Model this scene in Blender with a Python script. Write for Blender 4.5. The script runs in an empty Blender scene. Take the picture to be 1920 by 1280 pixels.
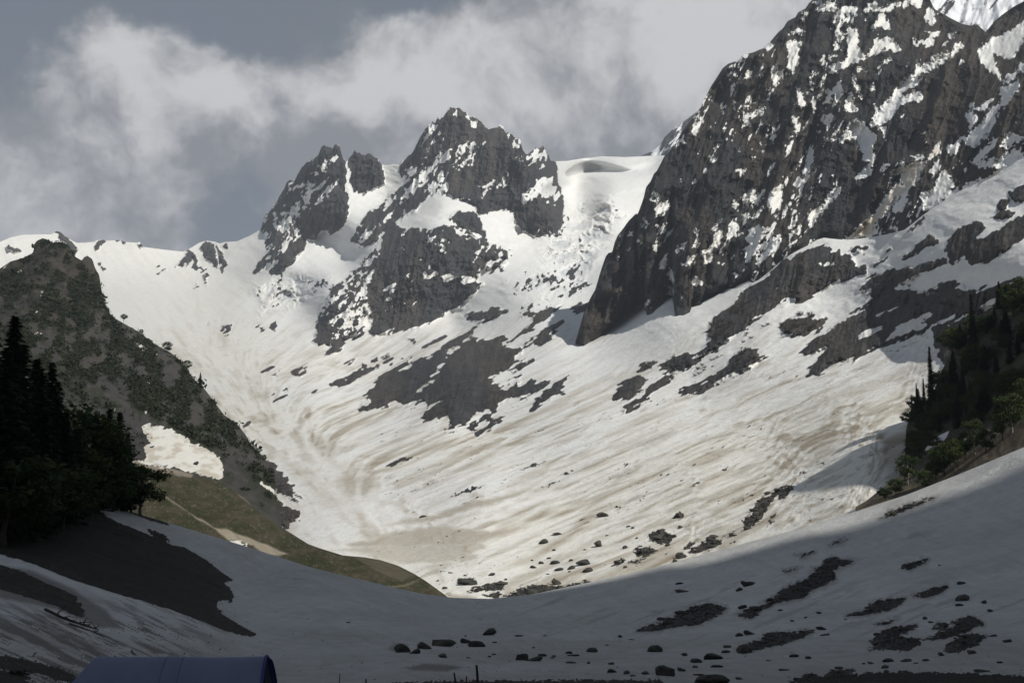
import bpy, math, random
import numpy as np
random.seed(7)
SC = bpy.context.scene
COL = SC.collection

# ------------------------------------------------------------------ camera, sky, sun, exposure
F = 2318.0                      # focal length in photo pixels (1920 wide)
PITCH = math.radians(8.8)
cam_data = bpy.data.cameras.new('camera')
cam_data.sensor_width = 36.0
cam_data.lens = 36.0 * F / 1920.0
cam_data.clip_start = 0.5
cam_data.clip_end = 40000.0
cam = bpy.data.objects.new('camera', cam_data)
cam.location = (0, 0, 0)
cam.rotation_euler = (math.radians(90) + PITCH, 0, 0)
COL.objects.link(cam)
SC.camera = cam

SUN_EL = math.radians(42.0)
SUN_BEHIND = math.radians(46.0)          # the sun stands to the right, this far behind the lens
SUN_DIR = np.array([math.cos(SUN_EL)*math.cos(SUN_BEHIND), -math.cos(SUN_EL)*math.sin(SUN_BEHIND), math.sin(SUN_EL)])
sun_data = bpy.data.lights.new('sun', 'SUN')
sun_data.energy = 4.4
sun_data.angle = math.radians(0.55)
sun_data.color = (1.0, 0.97, 0.905)
sun = bpy.data.objects.new('sun', sun_data)
from mathutils import Vector
sun.rotation_euler = Vector(-SUN_DIR).to_track_quat('-Z', 'Y').to_euler()
COL.objects.link(sun)

SC.view_settings.view_transform = 'Standard'
SC.view_settings.look = 'None'
SC.view_settings.exposure = 0.0
SC.view_settings.gamma = 1.0
SC.view_settings.use_curve_mapping = False
SC.render.engine = 'CYCLES'
SC.cycles.use_denoising = True
SC.cycles.max_bounces = 5
SC.cycles.diffuse_bounces = 3
SC.cycles.volume_bounces = 0
SC.cycles.transparent_max_bounces = 4

class NT:
    """small helper for writing node graphs as expressions"""
    def __init__(s, tree): s.t = tree; s.n = tree.nodes; s.l = tree.links
    def node(s, typ, **kw):
        n = s.n.new(typ)
        for k, v in kw.items(): setattr(n, k, v)
        return n
    def put(s, sock, v):
        if hasattr(v, 'is_linked') or isinstance(v, bpy.types.NodeSocket): s.l.new(v, sock)
        else: sock.default_value = v
    def m(s, op, a, b=None, c=None, clamp=False):
        n = s.node('ShaderNodeMath', operation=op, use_clamp=clamp)
        s.put(n.inputs[0], a)
        if b is not None: s.put(n.inputs[1], b)
        if c is not None: s.put(n.inputs[2], c)
        return n.outputs[0]
    def vm(s, op, a, b=None):
        n = s.node('ShaderNodeVectorMath', operation=op)
        s.put(n.inputs[0], a)
        if b is not None:
            s.put(n.inputs['Scale'] if op == 'SCALE' else n.inputs[1], b)
        return n.outputs['Value'] if op in ('DISTANCE', 'LENGTH', 'DOT_PRODUCT') else n.outputs[0]
    def noise(s, vec, scale, detail=4, rough=0.55, out=0):
        n = s.node('ShaderNodeTexNoise')
        s.put(n.inputs['Vector'], vec); n.inputs['Scale'].default_value = scale
        n.inputs['Detail'].default_value = detail; n.inputs['Roughness'].default_value = rough
        return n.outputs[out]
    def ramp(s, v, a, b, lo=0.0, hi=1.0, smooth=True):
        n = s.node('ShaderNodeMapRange')
        if smooth: n.interpolation_type = 'SMOOTHSTEP'
        s.put(n.inputs[0], v); n.inputs[1].default_value = a; n.inputs[2].default_value = b
        n.inputs[3].default_value = lo; n.inputs[4].default_value = hi
        return n.outputs[0]
    def mix(s, fac, a, b, mode='MIX'):
        n = s.node('ShaderNodeMix', data_type='RGBA', blend_type=mode)
        s.put(n.inputs[0], fac); s.put(n.inputs[6], a); s.put(n.inputs[7], b)
        return n.outputs[2]

CP, SP = math.cos(PITCH), math.sin(PITCH)
def at(px, py, Y):
    """photo pixel + distance ahead of the camera -> place in the world (metres)"""
    px = np.asarray(px, float); py = np.asarray(py, float); Y = np.asarray(Y, float)
    u = (px - 960.0)/F; v = (640.0 - py)/F
    dy = CP - v*SP; dz = SP + v*CP
    return np.stack([u/dy*Y, Y + 0*px, dz/dy*Y], -1)
def direction(px, py):
    p = at(px, py, 1.0); return tuple((p/np.linalg.norm(p)).tolist())

# ---- sky: daylight sky behind a broken bank of cloud
world = bpy.data.worlds.new('World'); SC.world = world; world.use_nodes = True
g = NT(world.node_tree); g.n.clear()
gen = g.node('ShaderNodeTexCoord').outputs['Generated']
sky = g.node('ShaderNodeTexSky', sky_type='NISHITA', sun_disc=False)
sky.sun_elevation = SUN_EL
sky.sun_rotation = math.radians(90) + SUN_BEHIND
sky.altitude = 2800
WARP = g.vm('SCALE', g.vm('SUBTRACT', g.noise(gen, 7.0, 5, 0.6, out=1), (0.5, 0.5, 0.5)), 0.11)
d1 = g.vm('NORMALIZE', g.vm('ADD', gen, WARP))
def blobs(lst):
    tot = None
    for px, py, rad, amp in lst:
        e = g.ramp(g.vm('DISTANCE', d1, direction(px, py)), 0.0, rad/F, amp, 0.0)
        tot = e if tot is None else g.m('ADD', tot, e)
    return tot
CLOUD_BANK = [(215, 95, 150, .8), (330, 190, 190, .9), (520, 230, 230, 1.0), (640, 130, 160, .8), (800, 200, 260, 1.1), (880, 165, 130, .5), (1060, 160, 260, .9), (1250, 120, 330, 1.1), (1450, 30, 280, 1.0),
              (200, 340, 260, .8), (30, 400, 280, .9), (620, 330, 280, .55), (850, 300, 300, .6), (1150, 300, 360, .9), (1900, 60, 500, .9), (-500, 300, 520, .8)]
LIT_TOPS = [(225, 75, 110, .8), (310, 165, 150, .8), (450, 195, 150, .6), (625, 120, 130, .8), (730, 160, 180, .75), (880, 150, 140, .85), (1010, 160, 170, .5), (1220, 60, 270, .75), (1450, 0, 260, 1.0), (300, 270, 120, .45), (50, 380, 230, .6), (1900, 0, 400, .7), (-500, 250, 400, .6)]
puff = g.vm('ADD', gen, g.vm('SCALE', WARP, 0.55))
fine = g.noise(puff, 13.0, 9, 0.58)
relief = g.m('SUBTRACT', fine, g.noise(g.vm('ADD', puff, (0.012, 0.0, 0.022)), 13.0, 6, 0.58))
broad = g.noise(gen, 3.0, 4, 0.55)
cover = g.m('ADD', blobs(CLOUD_BANK), g.m('MULTIPLY', g.m('SUBTRACT', fine, 0.5), 1.5))
cover = g.m('ADD', cover, g.ramp(broad, 0.52, 0.75, 0.0, 0.5))
cmask = g.ramp(cover, 0.16, 0.62)
lit = g.m('ADD', blobs(LIT_TOPS), g.m('MULTIPLY_ADD', relief, 2.0, g.m('MULTIPLY', g.m('SUBTRACT', fine, 0.47), 1.1)))
lit = g.ramp(lit, -0.15, 1.0)
bluegrey = g.mix(0.8, g.vm('SCALE', sky.outputs[0], 0.1), (0.168, 0.20, 0.252, 1))
bluegrey = g.mix(g.ramp(broad, 0.3, 0.7), bluegrey, (0.175, 0.203, 0.245, 1))
cloudcol = g.mix(lit, (0.285, 0.295, 0.325, 1), (0.80, 0.80, 0.81, 1))
skycol = g.mix(cmask, bluegrey, cloudcol)
world.cycles.sampling_method = 'NONE'
bg = g.node('ShaderNodeBackground'); g.put(bg.inputs[0], skycol); bg.inputs[1].default_value = 0.85
g.l.new(bg.outputs[0], g.node('ShaderNodeOutputWorld').inputs[0])

# ------------------------------------------------------------------ numpy tools
def _h(ix, iy, iz, seed):
    h = (ix.astype(np.uint32)*np.uint32(374761393) + iy.astype(np.uint32)*np.uint32(668265263)
         + iz.astype(np.uint32)*np.uint32(2246822519) + np.uint32((seed*3266489917) & 0xffffffff))
    h = (h ^ (h >> np.uint32(13)))*np.uint32(1274126177)
    h = (h ^ (h >> np.uint32(16)))*np.uint32(2654435761)
    h = h ^ (h >> np.uint32(15))
    return (h & np.uint32(0xffffff)).astype(np.float32)/np.float32(0xffffff)
def vn2(x, y, seed=0):
    x = np.asarray(x, np.float32); y = np.asarray(y, np.float32)
    fx = np.floor(x); fy = np.floor(y); ix = fx.astype(np.int32); iy = fy.astype(np.int32)
    x = x-fx; y = y-fy
    u = x*x*x*(x*(x*6-15)+10); v = y*y*y*(y*(y*6-15)+10)
    z = np.zeros_like(ix)
    a = _h(ix, iy, z, seed); b = _h(ix+1, iy, z, seed); c = _h(ix, iy+1, z, seed); d = _h(ix+1, iy+1, z, seed)
    return (a+(b-a)*u)*(1-v)+(c+(d-c)*u)*v
def fbm(x, y, seed=0, octv=4, gain=0.5):
    s = 0; a = 1.0; t = 0
    for o in range(octv):
        c, sn = math.cos(0.6*o+.3), math.sin(0.6*o+.3); k = 2.03**o
        s = s + a*vn2((x*c - y*sn)*k + 17.3*o, (x*sn + y*c)*k - 9.1*o, seed+o*101); t += a; a *= gain
    return s/t
def fbm_axis(x, y, seed=0, octv=4, gain=0.5):          # no rotation: keeps stretched noise stretched
    s = 0; a = 1.0; t = 0
    for o in range(octv):
        k = 2.03**o
        s = s + a*vn2(x*k + 17.3*o, y*k - 9.1*o, seed+o*101); t += a; a *= gain
    return s/t
def ridged(x, y, seed=0, octv=4, gain=0.5):
    s = 0; a = 1.0; t = 0
    for o in range(octv):
        k = 2.03**o
        s = s + a*(1-np.abs(2*vn2(x*k+5.7*o, y*k+3.3*o, seed+o*77)-1)); t += a; a *= gain
    return s/t
def sstep(a, b, x):
    t = np.clip((x-a)/(b-a), 0, 1); return t*t*(3-2*t)

class Spline2:
    """thin-plate surface through control points (px, py, distance)"""
    def __init__(s, pts, lam=2e-4):
        P = np.array(pts, float); s.c = P[:, :2]/1000.0; n = len(P)
        r2 = ((s.c[:, None]-s.c[None])**2).sum(-1)
        K = 0.5*r2*np.log(r2+1e-9) + lam*np.eye(n)
        A = np.zeros((n+3, n+3)); A[:n, :n] = K; A[:n, n] = 1; A[:n, n+1:] = s.c; A[n, :n] = 1; A[n+1:, :n] = s.c.T
        b = np.zeros(n+3); b[:n] = np.log(P[:, 2]); s.w = np.linalg.solve(A, b)
    def __call__(s, px, py):
        px = np.asarray(px, float)/1000; py = np.asarray(py, float)/1000
        n = len(s.c); out = s.w[n] + s.w[n+1]*px + s.w[n+2]*py
        for i in range(n):
            r2 = (px-s.c[i, 0])**2+(py-s.c[i, 1])**2
            out = out + s.w[i]*0.5*r2*np.log(r2+1e-9)
        return np.exp(out)

def sdf_poly(px, py, poly):
    """signed distance in photo pixels, positive inside; arrays of any shape"""
    P = np.asarray(poly, float); d = np.full(px.shape, 1e9); ins = np.zeros(px.shape, bool)
    for i in range(len(P)):
        ax, ay = P[i-1]; bx, by = P[i]; ex, ey = bx-ax, by-ay; L = ex*ex+ey*ey+1e-9
        t = np.clip(((px-ax)*ex+(py-ay)*ey)/L, 0, 1)
        d = np.minimum(d, (px-ax-t*ex)**2+(py-ay-t*ey)**2)
        if ay != by:
            c = (py > ay) != (py > by)
            ins ^= c & (px < ax+(py-ay)/(by-ay)*ex)
    d = np.sqrt(d); return np.where(ins, d, -d)
def add_poly(f, PX, PY, poly, sign=1, margin=26.0, warp=None):
    """union (sign=+1) or subtraction (sign=-1) of a traced outline in field f"""
    P = np.asarray(poly, float); WX, WY = warp if warp is not None else (PX, PY)
    sel = (PX > P[:, 0].min()-margin) & (PX < P[:, 0].max()+margin) & (PY > P[:, 1].min()-margin) & (PY < P[:, 1].max()+margin)
    if not sel.any(): return f
    s = sdf_poly(WX[sel], WY[sel], P)
    f[sel] = np.maximum(f[sel], s) if sign > 0 else np.minimum(f[sel], -s)
    return f
def view(ox, oy, sc):
    return lambda pts: [(ox+x/sc, oy+y/sc) for x, y in pts]
V1 = view(0, 400, 3.0); V2 = view(420, 180, 2.4); V3 = view(1080, 0, 2.286); V4 = view(1080, 400, 2.286); V5 = view(0, 820, 2.783)
V6 = view(600, 860, 3.0); V7 = view(1200, 860, 2.667); V8 = view(560, 500, 2.824)
Z1 = view(1080, 200, 4.571); Z2 = view(1080, 440, 4.571); Z3 = view(1300, 0, 6.0); Z4 = view(1600, 0, 6.0); Z5 = view(1440, 200, 4.0)
Z6 = view(1600, 500, 6.0); Z7 = view(1600, 700, 6.0); Z8 = view(0, 560, 2.909)
W2 = view(100, 1180, 4.174); W3 = view(600, 1140, 4.8); W4 = view(960, 1140, 4.364); W5 = view(0, 1020, 4.922); W6 = view(800, 920, 4.0)
W7 = view(1400, 1040, 3.692); W8 = view(240, 780, 5.333)
def line(pts):
    P = np.array(pts, float); return lambda x: np.interp(x, P[:, 0], P[:, 1])

# ------------------------------------------------------------------ object tools
def tag(o, label=None, cat=None, group=None, kind=None):
    if label: o['label'] = label
    if cat: o['category'] = cat
    if group: o['group'] = group
    if kind: o['kind'] = kind
    return o
def link(name, me, mat=None, parent=None):
    o = bpy.data.objects.new(name, me); COL.objects.link(o)
    if mat is not None and me is not None and not me.materials: me.materials.append(mat)
    if parent is not None: o.parent = parent
    return o
def empty(name, loc=(0, 0, 0), rz=0.0, sc=1.0):
    o = bpy.data.objects.new(name, None); COL.objects.link(o)
    o.location = loc; o.rotation_euler = (0, 0, rz); o.scale = (sc, sc, sc) if np.isscalar(sc) else sc
    o.empty_display_size = 0.2
    return o
def mesh_np(name, V, quads, attrs=None, smooth=True):
    V = np.asarray(V, np.float32).reshape(-1, 3); Q = np.asarray(quads, np.int32); k = Q.shape[1]
    me = bpy.data.meshes.new(name)
    me.vertices.add(len(V)); me.vertices.foreach_set('co', V.ravel())
    me.loops.add(Q.size); me.loops.foreach_set('vertex_index', Q.ravel())
    me.polygons.add(len(Q)); me.polygons.foreach_set('loop_start', np.arange(0, Q.size, k, dtype=np.int32))
    me.polygons.foreach_set('use_smooth', np.full(len(Q), smooth, bool))
    for nm, arr in (attrs or {}).items():
        arr = np.asarray(arr, np.float32)
        if arr.ndim == 1:
            a = me.attributes.new(nm, 'FLOAT', 'POINT'); a.data.foreach_set('value', arr)
        else:
            a = me.attributes.new(nm, 'FLOAT_COLOR', 'POINT')
            a.data.foreach_set('color', np.concatenate([arr, np.ones((len(arr), 1), np.float32)], 1).ravel())
    me.update(calc_edges=True)
    return me
def sub_mesh(name, V, Q, attrs, sel, smooth):
    q = Q[sel]; u, inv = np.unique(q, return_inverse=True)
    return mesh_np(name, V[u], inv.reshape(q.shape), {k: a[u] for k, a in attrs.items()}, smooth)
def components(mask, least):
    """connected pieces of a boolean grid; 0 = none, else piece number"""
    lab = np.zeros(mask.shape, np.int32); R, C = mask.shape; n = 0
    flat = mask.ravel().tolist(); L = [0]*(R*C); sizes = []
    for s in np.flatnonzero(mask.ravel()).tolist():
        if L[s]: continue
        n += 1; st = [s]; L[s] = n; cnt = 0
        while st:
            a = st.pop(); cnt += 1; c = a % C
            for b in ((a-1) if c else -1, (a+1) if c < C-1 else -1, a-C, a+C):
                if 0 <= b < R*C and flat[b] and not L[b]: L[b] = n; st.append(b)
        sizes.append(cnt)
    keep = {}; order = sorted(range(n), key=lambda i: -sizes[i])
    rem = np.zeros(n+1, np.int32); k = 0
    for i in order:
        if sizes[i] >= least and k < 120: k += 1; rem[i+1] = k
    return rem[np.array(L, np.int32).reshape(R, C)], k

def grid_quads(nr, nc):
    i = np.arange((nr-1)*(nc-1)); r, c = i//(nc-1), i % (nc-1)
    a = r*nc+c
    return np.stack([a, a+1, a+nc+1, a+nc], 1)

class Layer:
    """a piece of terrain lofted from its hidden foot to its skyline, with a back slope behind the skyline"""
    def __init__(s, xs, rows, top, bot, mid=None, upper=0):
        s.xs = np.asarray(xs, float); t = np.linspace(0, 1, rows)
        tp = top(s.xs); bt = bot(s.xs); s.PX = np.repeat(s.xs[None], rows+upper, 0)
        if mid is None: s.PY = bt[None]+(tp-bt)[None]*t[:, None]
        else:
            md = mid(s.xs); u = np.linspace(0, 1, upper+1)[1:]
            s.PY = np.concatenate([bt[None]+(md-bt)[None]*t[:, None], md[None]+(tp-md)[None]*u[:, None]], 0)
        s.nr, s.nc = s.PX.shape
    def finish(s, D, back=((30, 12), (90, 45), (220, 140), (420, 320))):
        s.D = D; P = at(s.PX, s.PY, D); tops = P[-1]
        ext = [P]
        for dY, dz in back:
            k = 1+dY/tops[:, 1:2]; q = tops*np.concatenate([k, k, np.ones_like(k)], 1); q = q.copy(); q[:, 2] -= dz
            ext.append(q[None])
        s.P = np.concatenate(ext, 0); s.nb = len(back)
        return s
    def pad(s, A):
        return np.concatenate([A]+[A[-1:]]*s.nb, 0)
    def emit(s, name, mat, attrs, split=None, part='rock_outcrop', least=150, smooth_main=True, smooth_part=False, **tags):
        nr, nc = s.P.shape[:2]; V = s.P.reshape(-1, 3); Q = grid_quads(nr, nc)
        at_ = {k: (s.pad(a).reshape(-1) if a.ndim == 2 else s.pad(a).reshape(-1, 3)) for k, a in attrs.items()}
        n = 0; lab = np.zeros((nr-1)*(nc-1), np.int32)
        if split is not None:
            f = s.pad(split); fc = (f[:-1, :-1]+f[1:, :-1]+f[:-1, 1:]+f[1:, 1:]) > 0
            l2, n = components(fc, least); lab = l2.ravel()
        o = link(name, sub_mesh(name, V, Q, at_, lab == 0, smooth_main), mat); tag(o, **tags)
        for k in range(1, n+1):
            link(part, sub_mesh(part, V, Q, at_, lab == k, smooth_part), mat, o)
        return o
def normals(P):
    du = np.gradient(P, axis=1); dv = np.gradient(P, axis=0)
    n = np.cross(du, dv); n /= np.linalg.norm(n, axis=-1, keepdims=True)+1e-9
    return np.where(n[..., 2:3] < 0, -n, n)
def streaks(P, d, width, length, seed, k=6):
    """noise smeared along the fall line d of the slope"""
    x, y = P[..., 0], P[..., 1]; s = 0
    for i in range(-k, k+1):
        s = s+vn2((x+d[..., 0]*i*length/k)/width, (y+d[..., 1]*i*length/k)/width, seed)
    s = s/(2*k+1); return np.clip(0.5+(s-s.mean())*1.0/(s.std()+1e-6)*0.22, 0, 1)
def lerp(a, b, t):
    return np.asarray(a)*(1-t[..., None])+np.asarray(b)*t[..., None]

# ------------------------------------------------------------------ materials
def terrain_material(name, fine_m=2.0, bump=0.6, edge=4.0, snow_bump=0.2, var=1.0):
    m = bpy.data.materials.new(name); m.use_nodes = True; t = NT(m.node_tree); t.n.clear()
    pos = t.node('ShaderNodeNewGeometry').outputs['Position']
    A = lambda n, o: t.node('ShaderNodeAttribute', attribute_name=n).outputs[o]
    col = A('col', 0); rcol = A('rcol', 0); rock = A('rock', 2)
    nz = t.noise(pos, 1.0/fine_m, 5, 0.65)
    f = t.ramp(t.m('ADD', rock, t.m('MULTIPLY', t.m('SUBTRACT', nz, 0.5), edge)), -0.5, 0.5)
    n2 = t.noise(pos, 0.35/fine_m, 6, 0.7)
    snow = t.mix(1.0, col, t.mix(n2, (0.84, 0.84, 0.85, 1), (1.12, 1.115, 1.10, 1)), 'MULTIPLY')
    rk = t.mix(1.0, rcol, t.mix(t.ramp(n2, 0.25, 0.75), (1-.38*var, 1-.38*var, 1-.36*var, 1), (1+.45*var, 1+.42*var, 1+.36*var, 1)), 'MULTIPLY')
    base = t.mix(f, snow, rk)
    b = t.node('ShaderNodeBump'); b.inputs['Distance'].default_value = fine_m*0.6
    t.put(b.inputs['Strength'], t.m('MULTIPLY_ADD', f, bump-snow_bump, snow_bump)); t.put(b.inputs['Height'], t.m('ADD', nz, n2))
    p = t.node('ShaderNodeBsdfPrincipled'); t.put(p.inputs['Base Color'], base)
    p.inputs['Roughness'].default_value = 0.85; p.inputs['Specular IOR Level'].default_value = 0.15
    t.l.new(b.outputs[0], p.inputs['Normal'])
    t.l.new(p.outputs[0], t.node('ShaderNodeOutputMaterial').inputs[0])
    return m
def simple_material(name, c1, c2, scale, rough=0.85, bump=0.0, detail=5, spec=0.2, translucent=0.0, random_tint=False):
    m = bpy.data.materials.new(name); m.use_nodes = True; t = NT(m.node_tree); t.n.clear()
    co = t.node('ShaderNodeTexCoord').outputs['Object']
    n = t.noise(co, scale, detail, 0.65)
    c = t.mix(t.ramp(n, 0.3, 0.7), (*c1, 1), (*c2, 1))
    if random_tint:
        r = t.node('ShaderNodeObjectInfo').outputs['Random']
        c = t.mix(1.0, c, t.mix(r, (0.75, 0.78, 0.8, 1), (1.25, 1.2, 1.1, 1)), 'MULTIPLY')
    p = t.node('ShaderNodeBsdfPrincipled'); t.put(p.inputs['Base Color'], c)
    p.inputs['Roughness'].default_value = rough; p.inputs['Specular IOR Level'].default_value = spec
    if bump:
        b = t.node('ShaderNodeBump'); b.inputs['Strength'].default_value = bump; t.put(b.inputs['Height'], n); t.l.new(b.outputs[0], p.inputs['Normal'])
    sh = p.outputs[0]
    if translucent:
        tr = t.node('ShaderNodeBsdfTranslucent'); t.put(tr.inputs[0], c); mx = t.node('ShaderNodeMixShader'); mx.inputs[0].default_value = translucent
        t.l.new(sh, mx.inputs[1]); t.l.new(tr.outputs[0], mx.inputs[2]); sh = mx.outputs[0]
    t.l.new(sh, t.node('ShaderNodeOutputMaterial').inputs[0])
    return m
M_FAR = terrain_material('snow_and_rock_far', 5.0, 1.0, 8.0, 0.34)
M_WALL = terrain_material('snow_and_rock_wall', 2.4, 1.0, 13.0)
M_HILL = terrain_material('hillside', 1.6, 0.8, 4.0, 0.3, 0.55)
M_NEAR = terrain_material('near_snow_and_earth', 0.6, 0.9, 5.0, 0.5)
SNOW = np.array([0.80, 0.80, 0.785]); CREAM = np.array([0.77, 0.725, 0.60]); TAN = np.array([0.40, 0.35, 0.275])
ROCK = np.array([0.047, 0.0475, 0.049]); ROCKB = np.array([0.068, 0.060, 0.053])
# ------------------------------------------------------------------ terrain: the snow valley and the peaks at its head
XS = lambda a, b, st: np.concatenate([np.arange(a-240, a, 12.0), np.arange(a, b, st), np.arange(b, b+241, 12.0)])
M_TOP_PTS = ([(-400, 480), (-100, 468)] + V1([(0, 160), (60, 135), (130, 120), (230, 118), (290, 118), (310, 98), (340, 105), (370, 130), (400, 150), (430, 165), (470, 165), (530, 160),
    (545, 150), (575, 148), (600, 153), (680, 150), (700, 160), (770, 165), (785, 160), (805, 188), (920, 203), (1030, 215), (1080, 190), (1120, 165), (1160, 153), (1210, 160), (1235, 170),
    (1260, 162), (1330, 158), (1400, 128), (1455, 98)])
  + V2([(165, 605), (172, 575), (180, 545), (205, 520), (232, 480), (255, 450), (285, 395), (325, 375), (345, 335), (365, 310), (395, 292), (420, 275), (432, 250), (442, 233), (470, 228), (488, 240),
    (497, 232), (505, 226), (520, 235), (528, 268), (545, 302), (558, 292), (578, 268), (588, 251), (610, 268), (640, 272), (660, 268), (695, 285), (710, 315), (740, 314), (770, 308), (790, 314), (796, 298),
    (815, 290), (832, 265), (850, 255), (865, 220), (890, 175), (915, 140), (922, 122), (930, 136), (937, 118), (950, 127), (965, 94), (973, 106), (985, 100), (1000, 70), (1020, 50), (1045, 58), (1080, 75),
    (1120, 100), (1160, 125), (1200, 155), (1222, 152), (1240, 136), (1256, 138), (1265, 172), (1285, 172), (1297, 180), (1315, 185), (1335, 205), (1345, 240), (1355, 262), (1375, 258), (1400, 240), (1418, 232),
    (1432, 215), (1440, 222), (1450, 245), (1470, 290), (1480, 294), (1540, 293), (1620, 280), (1700, 272), (1800, 275), (1900, 270), (2010, 268)]))
FOOT = Z2([(-300, 1010), (0, 940), (70, 945), (140, 900), (200, 870), (260, 830), (340, 760), (420, 690), (480, 655), (500, 640), (522, 590), (545, 625), (590, 620), (605, 690), (650, 672), (680, 640), (740, 590), (790, 545),
    (825, 530), (838, 600), (850, 690), (920, 692), (975, 665), (990, 622), (1070, 602), (1110, 560), (1160, 540), (1220, 510), (1300, 462), (1350, 460), (1400, 430), (1480, 395), (1510, 412), (1560, 390), (1640, 330),
    (1700, 280), (1750, 230), (1840, 170), (1900, 135)]) + Z5([(100, 1145), (200, 1090), (300, 1040), (370, 997), (420, 983), (480, 990), (540, 996), (640, 996), (790, 975), (900, 955), (1020, 925), (1080, 880),
    (1160, 815), (1260, 745), (1400, 655), (1500, 600), (1620, 560), (1740, 500), (1850, 420), (1920, 370)]) + [(2100, 230), (2500, 100)]
foot = line(FOOT)
M_TOP = line(M_TOP_PTS + [(1272, foot(1272))] + [p for p in FOOT if p[0] > 1273])
M_TOP0 = M_TOP
def M_TOP(x):          # broken crags along the rocky skyline
    w = np.interp(x, [480, 495, 715, 722, 780, 800, 1030, 1040], [0, 1, 1, .4, .4, 1, 1, 0])
    return M_TOP0(x)-w*((ridged(x/11, x*0+.5, 901, 2, .5)-.55)*9+(fbm(x/4, x*0, 903, 2)-.5)*6)
M_MID = line([(-500, 556), (150, 556), (300, 640), (500, 690), (700, 700), (900, 690), (1080, 660)]+[(p[0], p[1]+9) for p in FOOT if p[0] > 1085])
M_BOT = line([(-500, 566), (150, 570), (200, 660), (300, 740), (400, 820), (480, 930), (520, 1015), (560, 1050), (640, 1080), (740, 1110), (850, 1140), (1000, 1135), (1240, 1090), (1500, 1022), (1640, 975), (1700, 930), (1780, 830),
              (1830, 740), (1920, 640), (2300, 520)])
M_PTS = [(-300, 480, 3000), (-300, 560, 2700), (0, 450, 3050), (0, 560, 2700), (150, 560, 2650), (200, 455, 3150), (350, 470, 3250), (487, 432, 3150), (180, 500, 2950), (280, 560, 2650), (350, 640, 2150), (420, 700, 1750),
    (400, 560, 2700), (480, 790, 1250), (560, 880, 830), (600, 960, 580), (640, 1060, 400), (740, 1110, 345), (850, 1135, 320), (1000, 1130, 320), (1240, 1085, 325), (1500, 1015, 310), (1640, 960, 305), (1650, 850, 378),
    (700, 860, 800), (900, 930, 530), (900, 780, 960), (700, 770, 1180), (760, 1000, 470), (1000, 1050, 390), (1100, 800, 735), (1100, 950, 480), (1300, 900, 475), (1300, 1000, 385), (1300, 720, 830), (1450, 800, 575), (1500, 650, 800),
    (1500, 900, 410), (1700, 620, 700), (1720, 760, 470), (1390, 545, 1080), (1250, 575, 1230), (1100, 640, 1330), (1480, 470, 1090), (1560, 450, 1060), (1620, 447, 1030), (1540, 560, 930), (1700, 500, 800), (1740, 370, 950), (1850, 320, 860),
    (1920, 290, 800), (1920, 400, 640), (1920, 500, 520), (1920, 640, 540), (1800, 480, 660), (2200, 250, 700), (2200, 520, 460), (1850, 700, 465), (1700, 920, 335),
    (560, 560, 2550), (500, 600, 2350), (520, 480, 2750), (600, 300, 2850), (640, 400, 2750), (640, 480, 2700), (700, 330, 2900), (730, 380, 2800), (845, 205, 2850), (780, 300, 2850), (850, 330, 2650), (940, 245, 2780), (1015, 280, 2720),
    (1000, 430, 2580), (1042, 400, 2640), (1005, 330, 2665), (1022, 335, 2680), (1034, 340, 2720), (1010, 380, 2620), (1070, 400, 3050), (940, 380, 2560), (830, 385, 2420), (800, 440, 2300), (790, 540, 2200), (700, 470, 2420), (640, 650, 2030), (720, 620, 2120), (850, 610, 2110), (620, 560, 2200), (900, 500, 2280), (960, 480, 2350), (1000, 560, 1850),
    (940, 640, 1560), (1050, 620, 1450), (760, 660, 1850), (600, 720, 1500), (850, 700, 1240), (1000, 680, 1230), (1050, 740, 950), (1070, 300, 3650), (1055, 350, 3400), (1150, 340, 3300), (1230, 300, 3700), (1130, 375, 2980), (1200, 345, 3250),
    (1100, 450, 2600), (1080, 520, 2200), (1180, 420, 2750), (1240, 450, 2500), (1200, 560, 1500)]
mD = Spline2(M_PTS, 4e-5)

L = Layer(XS(-10, 1935, 1.8), 275, M_TOP, M_BOT, M_MID, 235)
PX, PY = L.PX, L.PY
D0 = mD(PX, PY); P0 = at(PX, PY, D0)
axis = np.interp(PY, [560, 640, 700, 790, 880, 930, 1050, 1140], [290, 350, 410, 480, 560, 600, 760, 850]); off = (PX-axis)
tR = sstep(0, 170, off)[..., None]; tL = sstep(0, 150, -off)[..., None]; steep = sstep(760, 560, PY)[..., None]
e2 = np.array([.62, .78])*(1-tR)*(1-tL)+np.concatenate([-.92+.22*steep, .40+.25*steep], -1)*tR+np.array([.35, .93])*tL
e2 = e2/np.linalg.norm(e2, axis=-1, keepdims=True)*5.0
FALL = (at(PX+e2[..., 0], PY+e2[..., 1], mD(PX+e2[..., 0], PY+e2[..., 1]))-P0)[..., :2]; FALL /= np.linalg.norm(FALL, axis=-1, keepdims=True)+1e-9
warp_a = (fbm(PX/22, PY/22, 3, 3)-.5)*15; warp_b = (fbm(PX/22, PY/22, 31, 3)-.5)*12
fine_a = (fbm(PX/6, PY/6, 5, 2)-.5)*6; fine_b = (fbm(PX/6, PY/6, 51, 2)-.5)*5
WARP_M = (PX+warp_a+fine_a, PY+warp_b+fine_b)
MILD_M = (PX+warp_a*.4+fine_a, PY+warp_b*.4+fine_b)
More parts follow.
